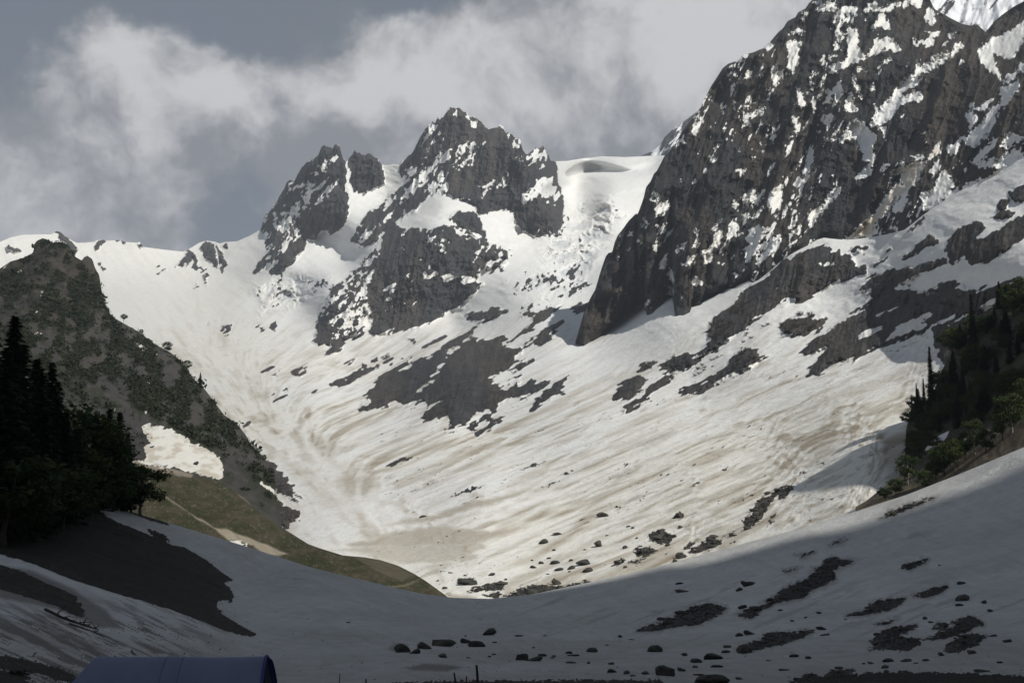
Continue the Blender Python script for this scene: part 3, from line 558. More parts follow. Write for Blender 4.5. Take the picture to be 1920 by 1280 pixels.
R_SNOW = [Z5([(600, 110), (690, 110), (740, 160), (790, 220), (800, 400), (770, 500), (650, 550), (720, 470), (770, 410), (710, 400), (700, 300), (650, 230), (560, 250), (480, 330), (530, 262), (610, 205), (400, 292), (460, 240), (580, 160)]), Z5([(770, 170), (760, 120), (820, 0), (985, 0), (930, 90), (850, 140), (800, 130)]),
    Z4([(220, 1278), (300, 1190), (430, 1100), (470, 1040), (500, 980), (520, 940), (560, 900), (640, 850), (700, 780), (730, 710), (850, 700), (920, 620), (1070, 600), (1060, 670), (1000, 740), (880, 770), (840, 810), (760, 830), (720, 870), (790, 880), (730, 930), (650, 970), (560, 990), (530, 1040), (545, 1100),
        (600, 1060), (690, 1000), (780, 1080), (770, 1130), (640, 1130), (540, 1180), (480, 1230), (450, 1278)]),
    Z5([(560, 995), (640, 940), (740, 850), (820, 790), (850, 720), (910, 640), (960, 570), (1010, 560), (1005, 490), (935, 525), (930, 470), (1000, 450), (1090, 420), (1180, 400), (1280, 280), (1290, 340), (1200, 400), (1150, 480), (1100, 580), (1040, 640), (960, 700), (880, 790), (820, 880), (780, 960), (720, 985), (600, 1000)]),
    Z5([(430, 730), (450, 650), (520, 560), (550, 630), (500, 700), (440, 760), (380, 830), (340, 880), (320, 910), (290, 840), (310, 780), (380, 740)]), Z5([(0, 680), (40, 620), (110, 600), (120, 680), (90, 750), (30, 780)]), Z5([(300, 320), (258, 500), (300, 510), (320, 430), (350, 300), (310, 280)]), Z5([(170, 60), (200, 80), (245, 150), (222, 190), (190, 120)]),
    Z5([(410, 92), (470, 60), (500, 90), (450, 140)]), Z5([(1480, 50), (1540, 40), (1570, 100), (1520, 170)]), Z5([(1340, 280), (1450, 270), (1440, 330), (1380, 382), (1340, 340)]), Z5([(1215, 490), (1280, 370), (1295, 460), (1230, 532)]),
    Z5([(1140, 660), (1220, 640), (1280, 520), (1330, 470), (1360, 520), (1390, 580), (1380, 650), (1250, 772), (1150, 790)]), Z5([(1530, 410), (1680, 240), (1740, 220), (1700, 290), (1640, 350), (1560, 430)]), Z5([(1570, 450), (1640, 400), (1720, 380), (1780, 350), (1900, 320), (1910, 370), (1820, 430), (1740, 490), (1720, 450), (1640, 440)]),
    Z5([(1420, 260), (1500, 200), (1600, 130), (1690, 0), (1745, 0), (1705, 120), (1650, 210), (1550, 310), (1480, 270)]), Z5([(1790, 200), (1880, 190), (1930, 240), (1800, 312), (1740, 300)]), Z5([(920, 770), (980, 690), (1050, 640), (1040, 740), (980, 800)]), Z5([(1240, 760), (1400, 640), (1520, 560), (1700, 480), (1930, 340), (1930, 420), (1500, 640), (1260, 790)]),
    Z5([(1080, 370), (1150, 365), (1180, 375), (1120, 400), (1085, 395)]), Z5([(1150, 192), (1190, 190), (1180, 203), (1155, 203)]), Z5([(840, 165), (885, 150), (880, 230), (862, 235)]),
    Z1([(980, 240), (1000, 180), (1060, 90), (1100, 110), (1060, 180), (1020, 232)]), Z1([(1010, 92), (1060, 40), (1075, 80), (1020, 112)]), Z1([(848, 352), (870, 290), (920, 265), (928, 300), (880, 342)]), Z1([(1445, 92), (1480, 50), (1540, 60), (1622, 20), (1560, 82), (1500, 104)]), Z1([(1428, 130), (1470, 118), (1492, 162), (1440, 165)]),
    Z1([(1148, 422), (1200, 330), (1238, 318), (1225, 362), (1175, 420), (1205, 440), (1160, 484)]), Z1([(635, 805), (680, 720), (722, 780), (690, 834)]), Z1([(680, 955), (690, 850), (740, 830), (788, 790), (782, 862), (730, 924)]), Z1([(1325, 865), (1350, 790), (1394, 830), (1370, 905)]), Z1([(1418, 874), (1440, 770), (1500, 700), (1544, 710), (1530, 792), (1480, 854)]),
    Z1([(1520, 860), (1540, 780), (1610, 720), (1600, 780), (1540, 860)]), Z1([(1625, 834), (1640, 760), (1700, 740), (1740, 690), (1778, 690), (1782, 772), (1730, 874), (1690, 894)]), Z1([(1405, 934), (1470, 908), (1474, 962), (1430, 984)]), Z1([(1480, 980), (1560, 900), (1590, 850), (1570, 920), (1500, 990)]), Z1([(1450, 1255), (1480, 1190), (1460, 1140), (1520, 1060), (1560, 1015), (1600, 1060), (1684, 998), (1640, 1084), (1580, 1154), (1560, 1224), (1490, 1285)]),
    Z1([(1588, 1254), (1640, 1180), (1734, 1088), (1700, 1192), (1640, 1264)]), Z1([(1086, 1244), (1130, 1190), (1200, 1120), (1240, 1045), (1274, 1100), (1220, 1184), (1150, 1254)]), Z1([(1016, 1204), (1030, 1138), (1054, 1148), (1048, 1204)]), Z1([(1016, 1094), (1040, 1036), (1054, 1094)]), Z1([(655, 1235), (690, 1138), (714, 1160), (680, 1224)]),
    Z1([(706, 1194), (770, 1110), (834, 1056), (805, 1120), (750, 1184)]), Z1([(696, 1094), (764, 1016), (752, 1074)]), Z1([(576, 1034), (600, 976), (619, 1000), (600, 1044)]), Z1([(1296, 1084), (1350, 966), (1394, 1050), (1350, 1104)]), Z1([(1800, 1160), (1860, 1060), (1920, 990), (1900, 1060), (1850, 1150)]), Z1([(1820, 1060), (1840, 960), (1880, 900), (1870, 1000)]),
    Z1([(1160, 1060), (1180, 1010), (1240, 980), (1210, 1040)]), Z1([(860, 1260), (900, 1190), (950, 1150), (920, 1220)]), Z1([(440, 1100), (480, 1080), (480, 1115)]), Z1([(530, 1160), (560, 1150), (572, 1185)]), Z1([(1095, 565), (1120, 515), (1134, 550)]), Z1([(975, 675), (1020, 630), (1045, 665), (1010, 668)]), Z1([(1380, 545), (1460, 535), (1440, 565), (1395, 600)]),
    Z2([(1110, 275), (1086, 160), (1130, 118), (1194, 170), (1150, 234)]), Z2([(716, 284), (708, 230), (775, 178), (774, 252), (735, 316)]), Z2([(916, 258), (960, 188), (1024, 188), (1000, 234)]), Z2([(796, 342), (810, 286), (844, 330), (822, 396)]), Z2([(995, 424), (1020, 376), (1095, 400), (1084, 434)]), Z2([(1456, 236), (1460, 110), (1544, 110), (1544, 162), (1490, 204)]),
    Z2([(1536, 256), (1600, 190), (1650, 130), (1704, 58), (1694, 132), (1620, 214)]), Z2([(770, 540), (790, 440), (830, 430), (825, 530)]), Z2([(340, 200), (370, 185), (365, 215), (345, 230)]), Z2([(420, 480), (440, 490), (435, 520)]), Z2([(500, 640), (520, 588), (545, 625)]), Z2([(580, 600), (630, 550), (625, 610), (590, 630)]), Z2([(1340, 350), (1380, 335), (1375, 365)]),
    Z3([(1030, 752), (1060, 650), (1080, 560), (1040, 490), (1110, 466), (1140, 500), (1200, 478), (1214, 560), (1184, 620), (1174, 690), (1120, 784), (1080, 826), (1060, 792)]), Z3([(1066, 402), (1140, 358), (1190, 316), (1244, 350), (1200, 416), (1130, 384)]), Z3([(796, 562), (850, 486), (924, 478), (902, 542), (860, 596)]), Z3([(576, 876), (590, 786), (640, 788), (684, 786), (650, 864), (620, 884)]),
    Z3([(886, 906), (900, 756), (944, 758), (932, 842), (1000, 798), (1024, 842), (990, 904), (920, 934)]), Z3([(1396, 144), (1420, 60), (1350, 20), (1440, -10), (1484, 90), (1472, 144)]), Z3([(1506, 52), (1530, -6), (1594, 18), (1644, 92), (1570, 114)]), Z3([(1598, 182), (1640, 108), (1720, 58), (1804, 98), (1844, 174), (1720, 192), (1680, 212), (1620, 224)]),
    Z3([(1716, 330), (1844, 338), (1854, 480), (1884, 600), (1930, 616), (1800, 704), (1740, 722), (1640, 794), (1556, 824), (1558, 738), (1680, 698), (1738, 640), (1748, 560), (1756, 440)]), Z3([(1576, 322), (1620, 246), (1652, 330), (1724, 400), (1660, 486), (1610, 402)]), Z3([(1556, 492), (1610, 498), (1664, 562), (1600, 564)]), Z3([(1546, 664), (1600, 586), (1619, 632)]),
    Z3([(1588, 1196), (1600, 1080), (1556, 1000), (1620, 916), (1694, 1000), (1684, 1080), (1630, 1164)]), Z3([(1486, 1012), (1540, 988), (1564, 1040), (1520, 1186), (1476, 1140)]), Z3([(1706, 1244), (1720, 1140), (1760, 1044), (1824, 1170), (1864, 1264), (1800, 1284)]), Z3([(1326, 1204), (1350, 1086), (1404, 1244), (1360, 1284)]), Z3([(1176, 1000), (1234, 1040), (1244, 1150), (1274, 1200), (1200, 1234), (1166, 1120)]),
    Z3([(1276, 1064), (1350, 988), (1474, 896), (1430, 974), (1350, 1014)]), Z3([(1776, 820), (1814, 828), (1854, 960), (1894, 1114), (1858, 1100), (1828, 980)]), Z3([(1440, 720), (1470, 610), (1490, 700), (1475, 735)]), Z3([(1240, 240), (1250, 160), (1275, 160), (1260, 240)]), Z3([(600, 1110), (650, 1110), (680, 1150), (720, 1150), (650, 1200), (560, 1190), (630, 1170)]), Z3([(430, 1010), (440, 920), (465, 970), (455, 1020)]),
    Z3([(620, 1260), (680, 1260), (760, 1240), (810, 1200), (780, 1278), (640, 1290)]), Z3([(840, 1110), (850, 1020), (890, 990), (880, 1050)]), Z3([(730, 850), (770, 770), (800, 800), (745, 860)]), Z3([(1310, 960), (1325, 920), (1335, 970)]), Z3([(440, 1220), (460, 1150), (475, 1170), (460, 1225)]), Z3([(310, 1010), (315, 960), (325, 1000)]), Z3([(325, 1260), (330, 1150), (340, 1260)]),
    Z4([(0, 340), (40, 380), (60, 540), (130, 600), (180, 600), (240, 520), (230, 440), (320, 430), (430, 440), (540, 520), (500, 580), (430, 560), (350, 560), (240, 610), (130, 650), (0, 690), (-40, 560)]), Z4([(310, 680), (400, 630), (450, 670), (370, 715)]), Z4([(666, 465), (800, 470), (850, 420), (894, 470), (860, 534), (760, 502), (700, 502)]),
    Z4([(106, 150), (170, 70), (250, 20), (280, 90), (400, 80), (560, 30), (600, -10), (804, -10), (780, 60), (640, 50), (500, 90), (340, 150), (280, 130), (200, 152)]), Z4([(290, 150), (350, 180), (400, 240), (444, 356), (380, 332), (300, 290), (190, 302), (270, 240)]), Z4([(796, 224), (840, 130), (900, 86), (924, 150), (902, 264), (850, 252)]), Z4([(846, 352), (944, 338), (902, 424), (870, 402)]),
    Z4([(1086, 666), (1140, 508), (1190, 486), (1244, 510), (1180, 592), (1120, 654)]), Z4([(986, 554), (1054, 476), (1032, 544)]), Z4([(1380, 582), (1480, 500), (1562, 470), (1540, 420), (1660, 400), (1780, 340), (1930, 190), (1930, 470), (1860, 560), (1780, 652), (1700, 662), (1620, 632), (1580, 602), (1600, 700), (1640, 820), (1690, 870), (1670, 912), (1600, 840), (1520, 792), (1440, 690)]),
    Z4([(1646, 982), (1740, 960), (1864, 930), (1850, 1040), (1790, 1104), (1700, 1204), (1636, 1234), (1638, 1130)]), Z4([(1286, 1204), (1330, 1156), (1374, 1200), (1310, 1244)]), Z4([(1426, 1194), (1550, 1128), (1594, 1140), (1480, 1234), (1350, 1264)]), Z4([(1856, 784), (1890, 688), (1930, 720), (1930, 804)]), Z4([(1696, 934), (1740, 860), (1854, 798), (1800, 892)]), Z4([(1070, 370), (1140, 380), (1110, 430), (1085, 410)]), Z4([(1190, 740), (1225, 680), (1244, 690), (1215, 735)]),
    Z4([(20, 790), (60, 740), (150, 720), (165, 800), (110, 770), (60, 800)]), Z4([(180, 1020), (200, 940), (240, 960), (225, 1030)]), Z4([(0, 880), (40, 960), (90, 1110), (60, 1100), (20, 1000)]), Z4([(260, 850), (280, 760), (310, 730), (300, 860)])]
s = np.full(PX.shape, -26.0)
for q in R_SNOW: s = add_poly(s, PX, PY, q, 1, 22, WR)
dg = fbm_axis((PY*.90-PX*.44)/32, (PX*.90+PY*.44)/7.5, 111, 3, .6); ns = fbm(PX/4.6, PY/6.0, 112, 3, .6)
zone = fbm(PX/95, PY/120, 113, 3)
CLEAN = [Z5([(520, 560), (800, 520), (900, 560), (930, 640), (800, 800), (600, 960), (420, 960), (360, 880), (520, 680)]), Z5([(820, 200), (1000, 60), (1400, 0), (1480, 60), (1400, 230), (1200, 330), (940, 440), (830, 420)]), Z4([(850, 800), (1050, 720), (1250, 560), (1400, 700), (1640, 960), (1500, 1150), (1200, 1200), (850, 1278), (500, 1278)]),
         Z3([(930, 920), (1180, 800), (1300, 400), (1480, 160), (1550, 250), (1450, 480), (1280, 900), (1150, 1278), (850, 1278)]), Z1([(900, 700), (1050, 600), (1200, 650), (1300, 900), (1150, 1000), (1000, 1050), (850, 1050)]), Z2([(60, 900), (230, 300), (400, 300), (560, 450), (440, 640), (200, 860)]), Z4([(1000, 250), (1080, 200), (1390, 280), (1540, 440), (1400, 560), (1290, 480), (1150, 400)])]
clean = np.zeros(PX.shape)
for q in CLEAN: clean = np.maximum(clean, sstep(-10, 25, sdf_poly(PX, PY, np.array(q))))
s = np.clip(s, -15, 12)
sp = (dg*1.15+ns*.75-1.22+ (zone-.5)*.6)*26 - clean*9
sn = np.maximum(s+.8+(ns-.56)*9+(dg-.5)*6, -2.2+ sp-1.5*(1-sstep(.45, .6, zone)))
sn = np.where(s > 10, np.maximum(sn, 1), sn)
f = -sn
dm = D0/F
rib1 = ridged((PX+PY*.30+wa*1.5)/66, PY/210, 121, 3, .5); rib2 = ridged((PX+PY*.5)/25, (PY-PX*.3)/58, 123, 4, .6); blk = fbm(PX/9, PY/14, 125, 3, .6)
slab = fbm(PX/55, PY/38, 127, 3)
ramp_hold = np.clip(1-sstep(-2, 10, s)*.6, 0, 1)
rel = (-(rib1-.5)*165*ramp_hold-(rib2-.5)*46*ramp_hold-(blk-.5)*11-(slab-.5)*22)*1.0
keep = sstep(0, 9, PY-PY[-1:])*sstep(0, 22, fy[None]+4-PY)
D = D0+rel*dm*keep
L.finish(D, back=((30, 10), (90, 50), (240, 180), (500, 460)))
P = L.P[:L.nr]
col = lerp(SNOW, CREAM, np.clip((fbm(PX/60, PY/60, 131, 3)-.35)*.6, 0, .5))
tanq = sstep(-3, 6, sdf_poly(PX+wa*.5, PY+wb*.5, np.array(R_SNOW[3])))
col = lerp(col, np.broadcast_to(np.array([.52, .45, .35]), col.shape), tanq*(.55+.4*fbm_axis((PX+PY)/8, (PX-PY)/50, 133, 3)))
rc = lerp(ROCK*.78, ROCKB*.80, sstep(.35, .62, fbm(PX/45, PY/90, 135, 3)))*(.6+.8*fbm((PX+PY*.3)/7, PY/12, 137, 4, .6))[..., None]
L.emit('rock_wall', M_WALL, dict(col=col, rcol=rc, rock=f), split=-f-.6, part='snow_patch', least=70, smooth_main=False, smooth_part=True,
       label='towering dark rock wall streaked with snow patches filling the upper right', cat='mountain', kind='structure')

# ------------------------------------------------------------------ summits glimpsed behind the wall
def far_peak(name, top, bot, xs, Y, seed, label, snowy, slope=2.2):
    global L
    L = Layer(xs, 90, line(top), line(bot)); PX, PY = L.PX, L.PY
    t = (PY-PY[-1:])
    D = Y-t*slope*Y/F*1.0+((ridged((PX+PY*.4)/34, PY/80, seed, 4)-.5)*-60+(fbm(PX/12, PY/30, seed+3, 3)-.5)*22)*Y/F*sstep(0, 8, t)
    L.finish(D)
    fl = fbm_axis((PX*.8+PY*.6)/9, (PX*.6-PY*.8)/34, seed+5, 4, .6)
    f = (fl-snowy)*30
    col = np.broadcast_to(np.array([.8, .81, .83]), PX.shape+(3,)).copy(); rc = np.broadcast_to(ROCK, PX.shape+(3,))*1.2
    return L.emit(name, M_FAR, dict(col=col, rcol=rc, rock=f), split=None, label=label, cat='mountain', kind='structure')
far_peak('snow_summit', [(1700, -90), (1760, -80), (1800, -60), (1850, -90), (1920, -120), (2100, -150)], [(1700, 60), (1800, 80), (1850, 100), (1920, 90), (2100, 40)], np.arange(1720, 2100, 2.2), 2500, 301,
         'pale blue fluted snow summit behind the rock wall at the top right corner', .68, 1.6)
far_peak('rock_shoulder', [(1190, 298), (1205, 291), (1222, 284), (1238, 272), (1247, 256), (1262, 242), (1285, 226), (1320, 200), (1400, 150), (1520, 190), (1650, 260)], [(1190, 312), (1205, 312), (1240, 320), (1290, 340), (1650, 400)], np.arange(1196, 1640, 2.4), 4000, 311,
         'small dark rocky shoulder beyond the snowfield, peeping past the edge of the rock wall', .42, 1.2)
# ------------------------------------------------------------------ scrub-covered hill on the left
H_TOP_PTS = [(-400, 560), (-120, 530)] + V1([(0, 310), (60, 270), (130, 250), (185, 222), (198, 165), (215, 150), (240, 140), (262, 145), (290, 165), (340, 160), (370, 170), (392, 185), (410, 225), (425, 245), (460, 265), (475, 245), (492, 238), (520, 258), (532, 300), (545, 325), (560, 352), (572, 440),
    (600, 530), (630, 580), (700, 620), (790, 672), (870, 735), (930, 765), (960, 782), (1010, 822), (1050, 872), (1090, 932), (1140, 972), (1200, 1052), (1260, 1132), (1330, 1182), (1380, 1242)]) + W8([(1190, 210), (1240, 295), (1340, 388), (1400, 465), (1450, 560), (1475, 700), (1500, 900), (1545, 1115), (1800, 1275)]) + V6([(0, 502), (130, 542), (250, 552), (340, 568), (440, 600), (530, 645), (590, 682), (660, 732), (725, 780), (760, 800)])
H_BOT = line([(-400, 1000), (0, 1010), (150, 985), (250, 1000), (430, 1045), (580, 1092), (740, 1130), (860, 1150)])
H_PTS = [(100, 455, 800), (0, 520, 770), (-300, 550, 760), (170, 600, 690), (160, 490, 800), (200, 600, 730), (310, 660, 690), (380, 720, 650), (480, 830, 570), (560, 930, 450), (590, 1000, 390), (842, 1122, 315), (700, 1065, 300), (600, 1030, 320), (600, 1090, 262), (450, 1040, 255), (450, 980, 300), (300, 930, 290),
         (400, 870, 395), (280, 830, 390), (250, 960, 262), (100, 700, 460), (100, 580, 640), (0, 700, 440), (-300, 750, 400), (0, 900, 300), (0, 1000, 250), (-300, 1000, 240), (330, 760, 500), (520, 960, 400), (200, 750, 470), (740, 1130, 262)]
hD0 = Spline2(H_PTS, 2e-5)
H_TOPL = line(H_TOP_PTS)
def hD(px, py):
    px = np.asarray(px, float); py = np.asarray(py, float)
    d = hD0(px, py); up = sstep(1000, 700, py)
    r = -(ridged((px+py*.1)/60, py/130, 401, 4, .55)-.5)*40*up*sstep(420, 200, px)-(fbm(px/14, py/14, 403, 3, .6)-.5)*15*(.3+.7*up)-(fbm(px/70, py/50, 405, 3)-.5)*14*up
    return d+r*d/F*sstep(0, 8, py-H_TOPL(px))
L = Layer(XS(-10, 846, 2.0)[:-8], 300, H_TOPL, H_BOT)
PX, PY = L.PX, L.PY; keepx = L.xs < 850
D = hD(PX, PY); L.finish(D, back=((20, 6), (60, 35), (140, 110), (240, 230)))
wa = (fbm(PX/16, PY/16, 411, 3)-.5)*9; wb = (fbm(PX/16, PY/16, 412, 3)-.5)*9; n1 = fbm(PX/5, PY/5, 413, 3, .6)
gl = line(W8([(-1300, 300), (0, 420), (300, 520), (640, 600), (920, 632), (1130, 800), (1400, 1010), (1560, 1125), (1700, 1180)]) + [(600, 1010), (900, 1080)])
grass = sstep(-4, 8, PY+wa-gl(PX))
rockz = sstep(640, 560, PY+wa*3+(PX-150)*.4)
scree = np.array([.052, .05, .047]); upc = np.array([.034, .031, .026]); grs = np.array([.036, .038, .017]); grs2 = np.array([.062, .053, .032])
col = lerp(scree, upc, np.clip(rockz+(fbm(PX/30, PY/30, 415, 3)-.5), 0, 1))
col = col*(.7+.6*fbm_axis((PX*.85+PY*.5)/30, (PX*.5-PY*.85)/5, 416, 3, .6))[..., None]
veg = sstep(.38, .54, fbm(PX/24, PY/24, 417, 4, .6))*(1-grass)*sstep(860, 760, PY-(PX-250)*.55)
col = lerp(col, np.broadcast_to(np.array([.022, .027, .014]), col.shape), veg*.9)
tuft = fbm(PX/2.6, PY/1.8, 428, 3, .65)
gc = lerp(grs, grs2, sstep(.38, .66, fbm(PX/30, PY/11, 418, 5, .65)))*(.45+.55*n1+.55*tuft)[..., None]
gc = lerp(gc, np.broadcast_to(np.array([.2, .18, .15]), gc.shape), sstep(.80, .86, fbm(PX/2.4, PY/1.6, 429, 2))*.8)
crag = sstep(.5, .62, fbm(PX/13, PY/17, 427, 4, .6))*(1-grass)*sstep(820, 700, PY-(PX-250)*.5)
col = lerp(col, np.broadcast_to(np.array([.08, .07, .058]), col.shape), crag*.5)
col = col*(1-grass[..., None])+gc*grass[..., None]
for q, c, a in [(W8([(0, 415), (170, 460), (350, 510), (480, 535), (660, 580), (640, 615), (500, 600), (300, 560), (120, 500)]), (.25, .215, .17), .85), (W8([(310, 768), (350, 782), (520, 890), (600, 960), (740, 1030), (860, 1110), (1000, 1130), (1150, 1190), (1390, 1280), (1600, 1380), (1400, 1400), (1250, 1290), (1000, 1240), (880, 1130), (700, 1030), (560, 930), (420, 840)]), (.32, .28, .22), .9),
        (W8([(1100, 780), (1150, 800), (1240, 890), (1200, 870)]), (.22, .19, .15), .6), (V6([(380, 718), (480, 700), (570, 672), (500, 710), (420, 725)]), (.17, .15, .10), .7), (V6([(180, 545), (340, 570), (440, 605), (520, 650), (460, 690), (360, 650), (250, 590)]), (.10, .085, .06), .7)]:
    col = lerp(col, np.broadcast_to(np.array(c), col.shape), sstep(-2, 3, sdf_poly(PX+wa*.5, PY+wb*.4, np.array(q)))*a)
H_SNOW = [W8([(140, 100), (210, 70), (320, 112), (400, 112), (540, 180), (600, 240), (740, 300), (860, 380), (950, 460), (955, 600), (900, 630), (700, 570), (560, 540), (400, 510), (170, 460), (190, 390), (150, 310), (240, 290), (200, 200)]), W8([(0, 412), (170, 458), (350, 508), (360, 518), (160, 475), (0, 430)]),
    W8([(1320, 680), (1345, 660), (1500, 760), (1640, 860), (1740, 900), (1900, 950), (1900, 1020), (1740, 990), (1600, 890), (1450, 772)]), W8([(1000, 1245), (1100, 1250), (1240, 1290), (1060, 1300)]), V1([(745, 705), (770, 735), (835, 768), (800, 776), (755, 730)]), V1([(185, 692), (205, 655), (237, 690), (210, 706)]), V1([(780, 700), (820, 715), (795, 716)]),
    V1([(180, 585), (215, 545), (205, 580)]), V1([(805, 1105), (835, 1115), (820, 1125)]), V1([(820, 930), (850, 950), (825, 950)]), V1([(635, 1095), (650, 1105), (640, 1110)]), V1([(225, 450), (240, 425), (238, 460)]), V1([(870, 785), (895, 790), (880, 798)]), V1([(85, 330), (120, 320), (100, 345)]), V1([(10, 300), (60, 272), (30, 300)])]
s = np.full(PX.shape, -26.0)
wj = (PX+wa*.7+(n1-.5)*9, PY+wb*.7+(fbm_axis((PX-PY*.6)/14, (PX*.6+PY)/4, 421, 3)-.5)*12)
for q in H_SNOW: s = add_poly(s, PX, PY, q, 1, 18, wj)
s = s-np.where((s > 1.5) & (s < 16), sstep(.84, .9, fbm(PX/6, PY/4, 423, 2))*12, 0)
snowc = lerp(np.array([.68, .66, .61]), np.array([.5, .46, .39]), sstep(.4, .7, fbm(PX/18, PY/9, 425, 4)))
L.emit('wooded_hill', M_HILL, dict(col=snowc.copy(), rcol=col, rock=-np.clip(s, -12, 12)), split=s-.4, part='snow_patch', least=60, smooth_part=True,
       label='steep brown hill with green scrub and a grassy foot on the left', cat='hill', kind='structure')
L_H = L

# ------------------------------------------------------------------ dark wooded spur on the right
T_TOP_PTS = [(1604, 950), (1625, 938), (1645, 922), (1668, 905), (1688, 890), (1697, 868), (1697, 832), (1699, 800), (1712, 772), (1735, 752), (1750, 735), (1768, 690), (1790, 650), (1820, 615), (1850, 590), (1880, 560), (1920, 535), (2100, 400), (2250, 235), (2420, 0), (2677, -450), (2800, -520)]  # last points climb out of view, shaped to shade the spur's trees
T_BOT = line([(1580, 1000), (1640, 985), (1700, 965), (1920, 880), (2400, 700), (2800, 520)])
T_PTS = [(1604, 950, 302), (1640, 930, 306), (1700, 870, 336), (1700, 800, 362), (1750, 735, 378), (1820, 620, 400), (1920, 540, 395), (2200, 420, 330), (1640, 980, 262), (1760, 940, 255), (1920, 880, 222), (1920, 820, 250), (1800, 850, 295), (1850, 760, 325), (2200, 780, 185), (2200, 600, 260), (2420, 0, 300), (2677, -450, 270), (2677, 560, 190), (2420, 680, 190), (1920, 680, 325)]
tD0 = Spline2(T_PTS, 2e-5); T_TOPL = line(T_TOP_PTS)
def tD(px, py):
    d = tD0(px, py); return d-((fbm(np.asarray(px)/26, np.asarray(py)/30, 451, 4, .6)-.5)*22+(ridged(np.asarray(px)/30, np.asarray(py)/60, 453, 3)-.5)*14)*d/F*sstep(0, 8, py-T_TOPL(px))
L = Layer(np.concatenate([np.arange(1604, 1935, 2.2), np.arange(1935, 2780, 14)]), 150, T_TOPL, T_BOT)
PX, PY = L.PX, L.PY; L.finish(tD(PX, PY), back=((15, 4), (50, 20), (120, 80), (220, 190)))
low = sstep(-14, 10, PY-np.interp(PX, [1600, 1740, 1920], [950, 905, 790]))
col = lerp(np.array([.045, .042, .036]), np.array([.075, .07, .04]), fbm(PX/20, PY/20, 461, 4, .6))
col = lerp(col, np.broadcast_to(np.array([.12, .1, .07]), col.shape), low*.9)*(.7+.6*fbm(PX/5, PY/5, 463, 3))[..., None]
s = np.full(PX.shape, -26.0)
for q in [Z7([(800, 880), (840, 800), (960, 700), (1080, 640), (1050, 720), (940, 820)]), Z7([(1230, 760), (1290, 670), (1295, 740), (1245, 780)]), Z7([(740, 930), (800, 890), (790, 940)])]:
    s = add_poly(s, PX, PY, q, 1, 12)
L.emit('wooded_spur', M_HILL, dict(col=np.broadcast_to(np.array([.72, .71, .7]), col.shape).copy(), rcol=col, rock=-np.clip(s, -12, 12)), split=s-.4, part='snow_patch', least=20,
       label='dark tree-covered spur coming down to the snow at the right edge', cat='hill', kind='structure')

# ------------------------------------------------------------------ shaded snow bowl in the foreground
G_TOP_PTS = [(-700, 900), (-200, 915), (0, 930), (100, 935), (190, 943), (300, 975), (430, 1014), (580, 1062), (660, 1082), (740, 1101), (800, 1114), (850, 1120), (920, 1122), (1000, 1113), (1100, 1092), (1240, 1060), (1350, 1030), (1500, 990), (1600, 960), (1700, 927), (1800, 888), (1920, 838), (2100, 760), (2600, 600)]
G_BOT = line([(-700, 1560), (2600, 1560)])
G_PTS = [(-500, 905, 150), (0, 935, 165), (190, 943, 190), (430, 1014, 205), (580, 1062, 212), (740, 1101, 220), (850, 1120, 226), (1000, 1113, 229), (1240, 1060, 226), (1500, 990, 214), (1700, 927, 204), (1920, 838, 188), (2300, 690, 165),
         (-400, 1060, 80), (0, 1045, 95), (230, 1110, 92), (470, 1190, 82), (200, 1000, 150), (0, 1150, 50), (160, 1200, 46), (330, 1290, 28), (600, 1190, 92), (800, 1190, 98), (800, 1290, 34), (1230, 1190, 98), (1230, 1260, 46), (1280, 1150, 128), (1600, 1100, 125), (1600, 1250, 46),
         (1900, 1000, 132), (1900, 1150, 72), (1900, 1260, 36), (1000, 1170, 120), (500, 1100, 165), (800, 1150, 158), (1300, 1100, 175), (-500, 1250, 30), (2300, 1100, 70), (0, 1400, 16.5), (900, 1400, 16), (1900, 1400, 16), (-500, 1500, 11), (900, 1560, 9.5), (2300, 1400, 16), (2300, 1560, 9.5), (-500, 1560, 9)]
gD0 = Spline2(G_PTS, 2e-5); G_TOPL = line(G_TOP_PTS)
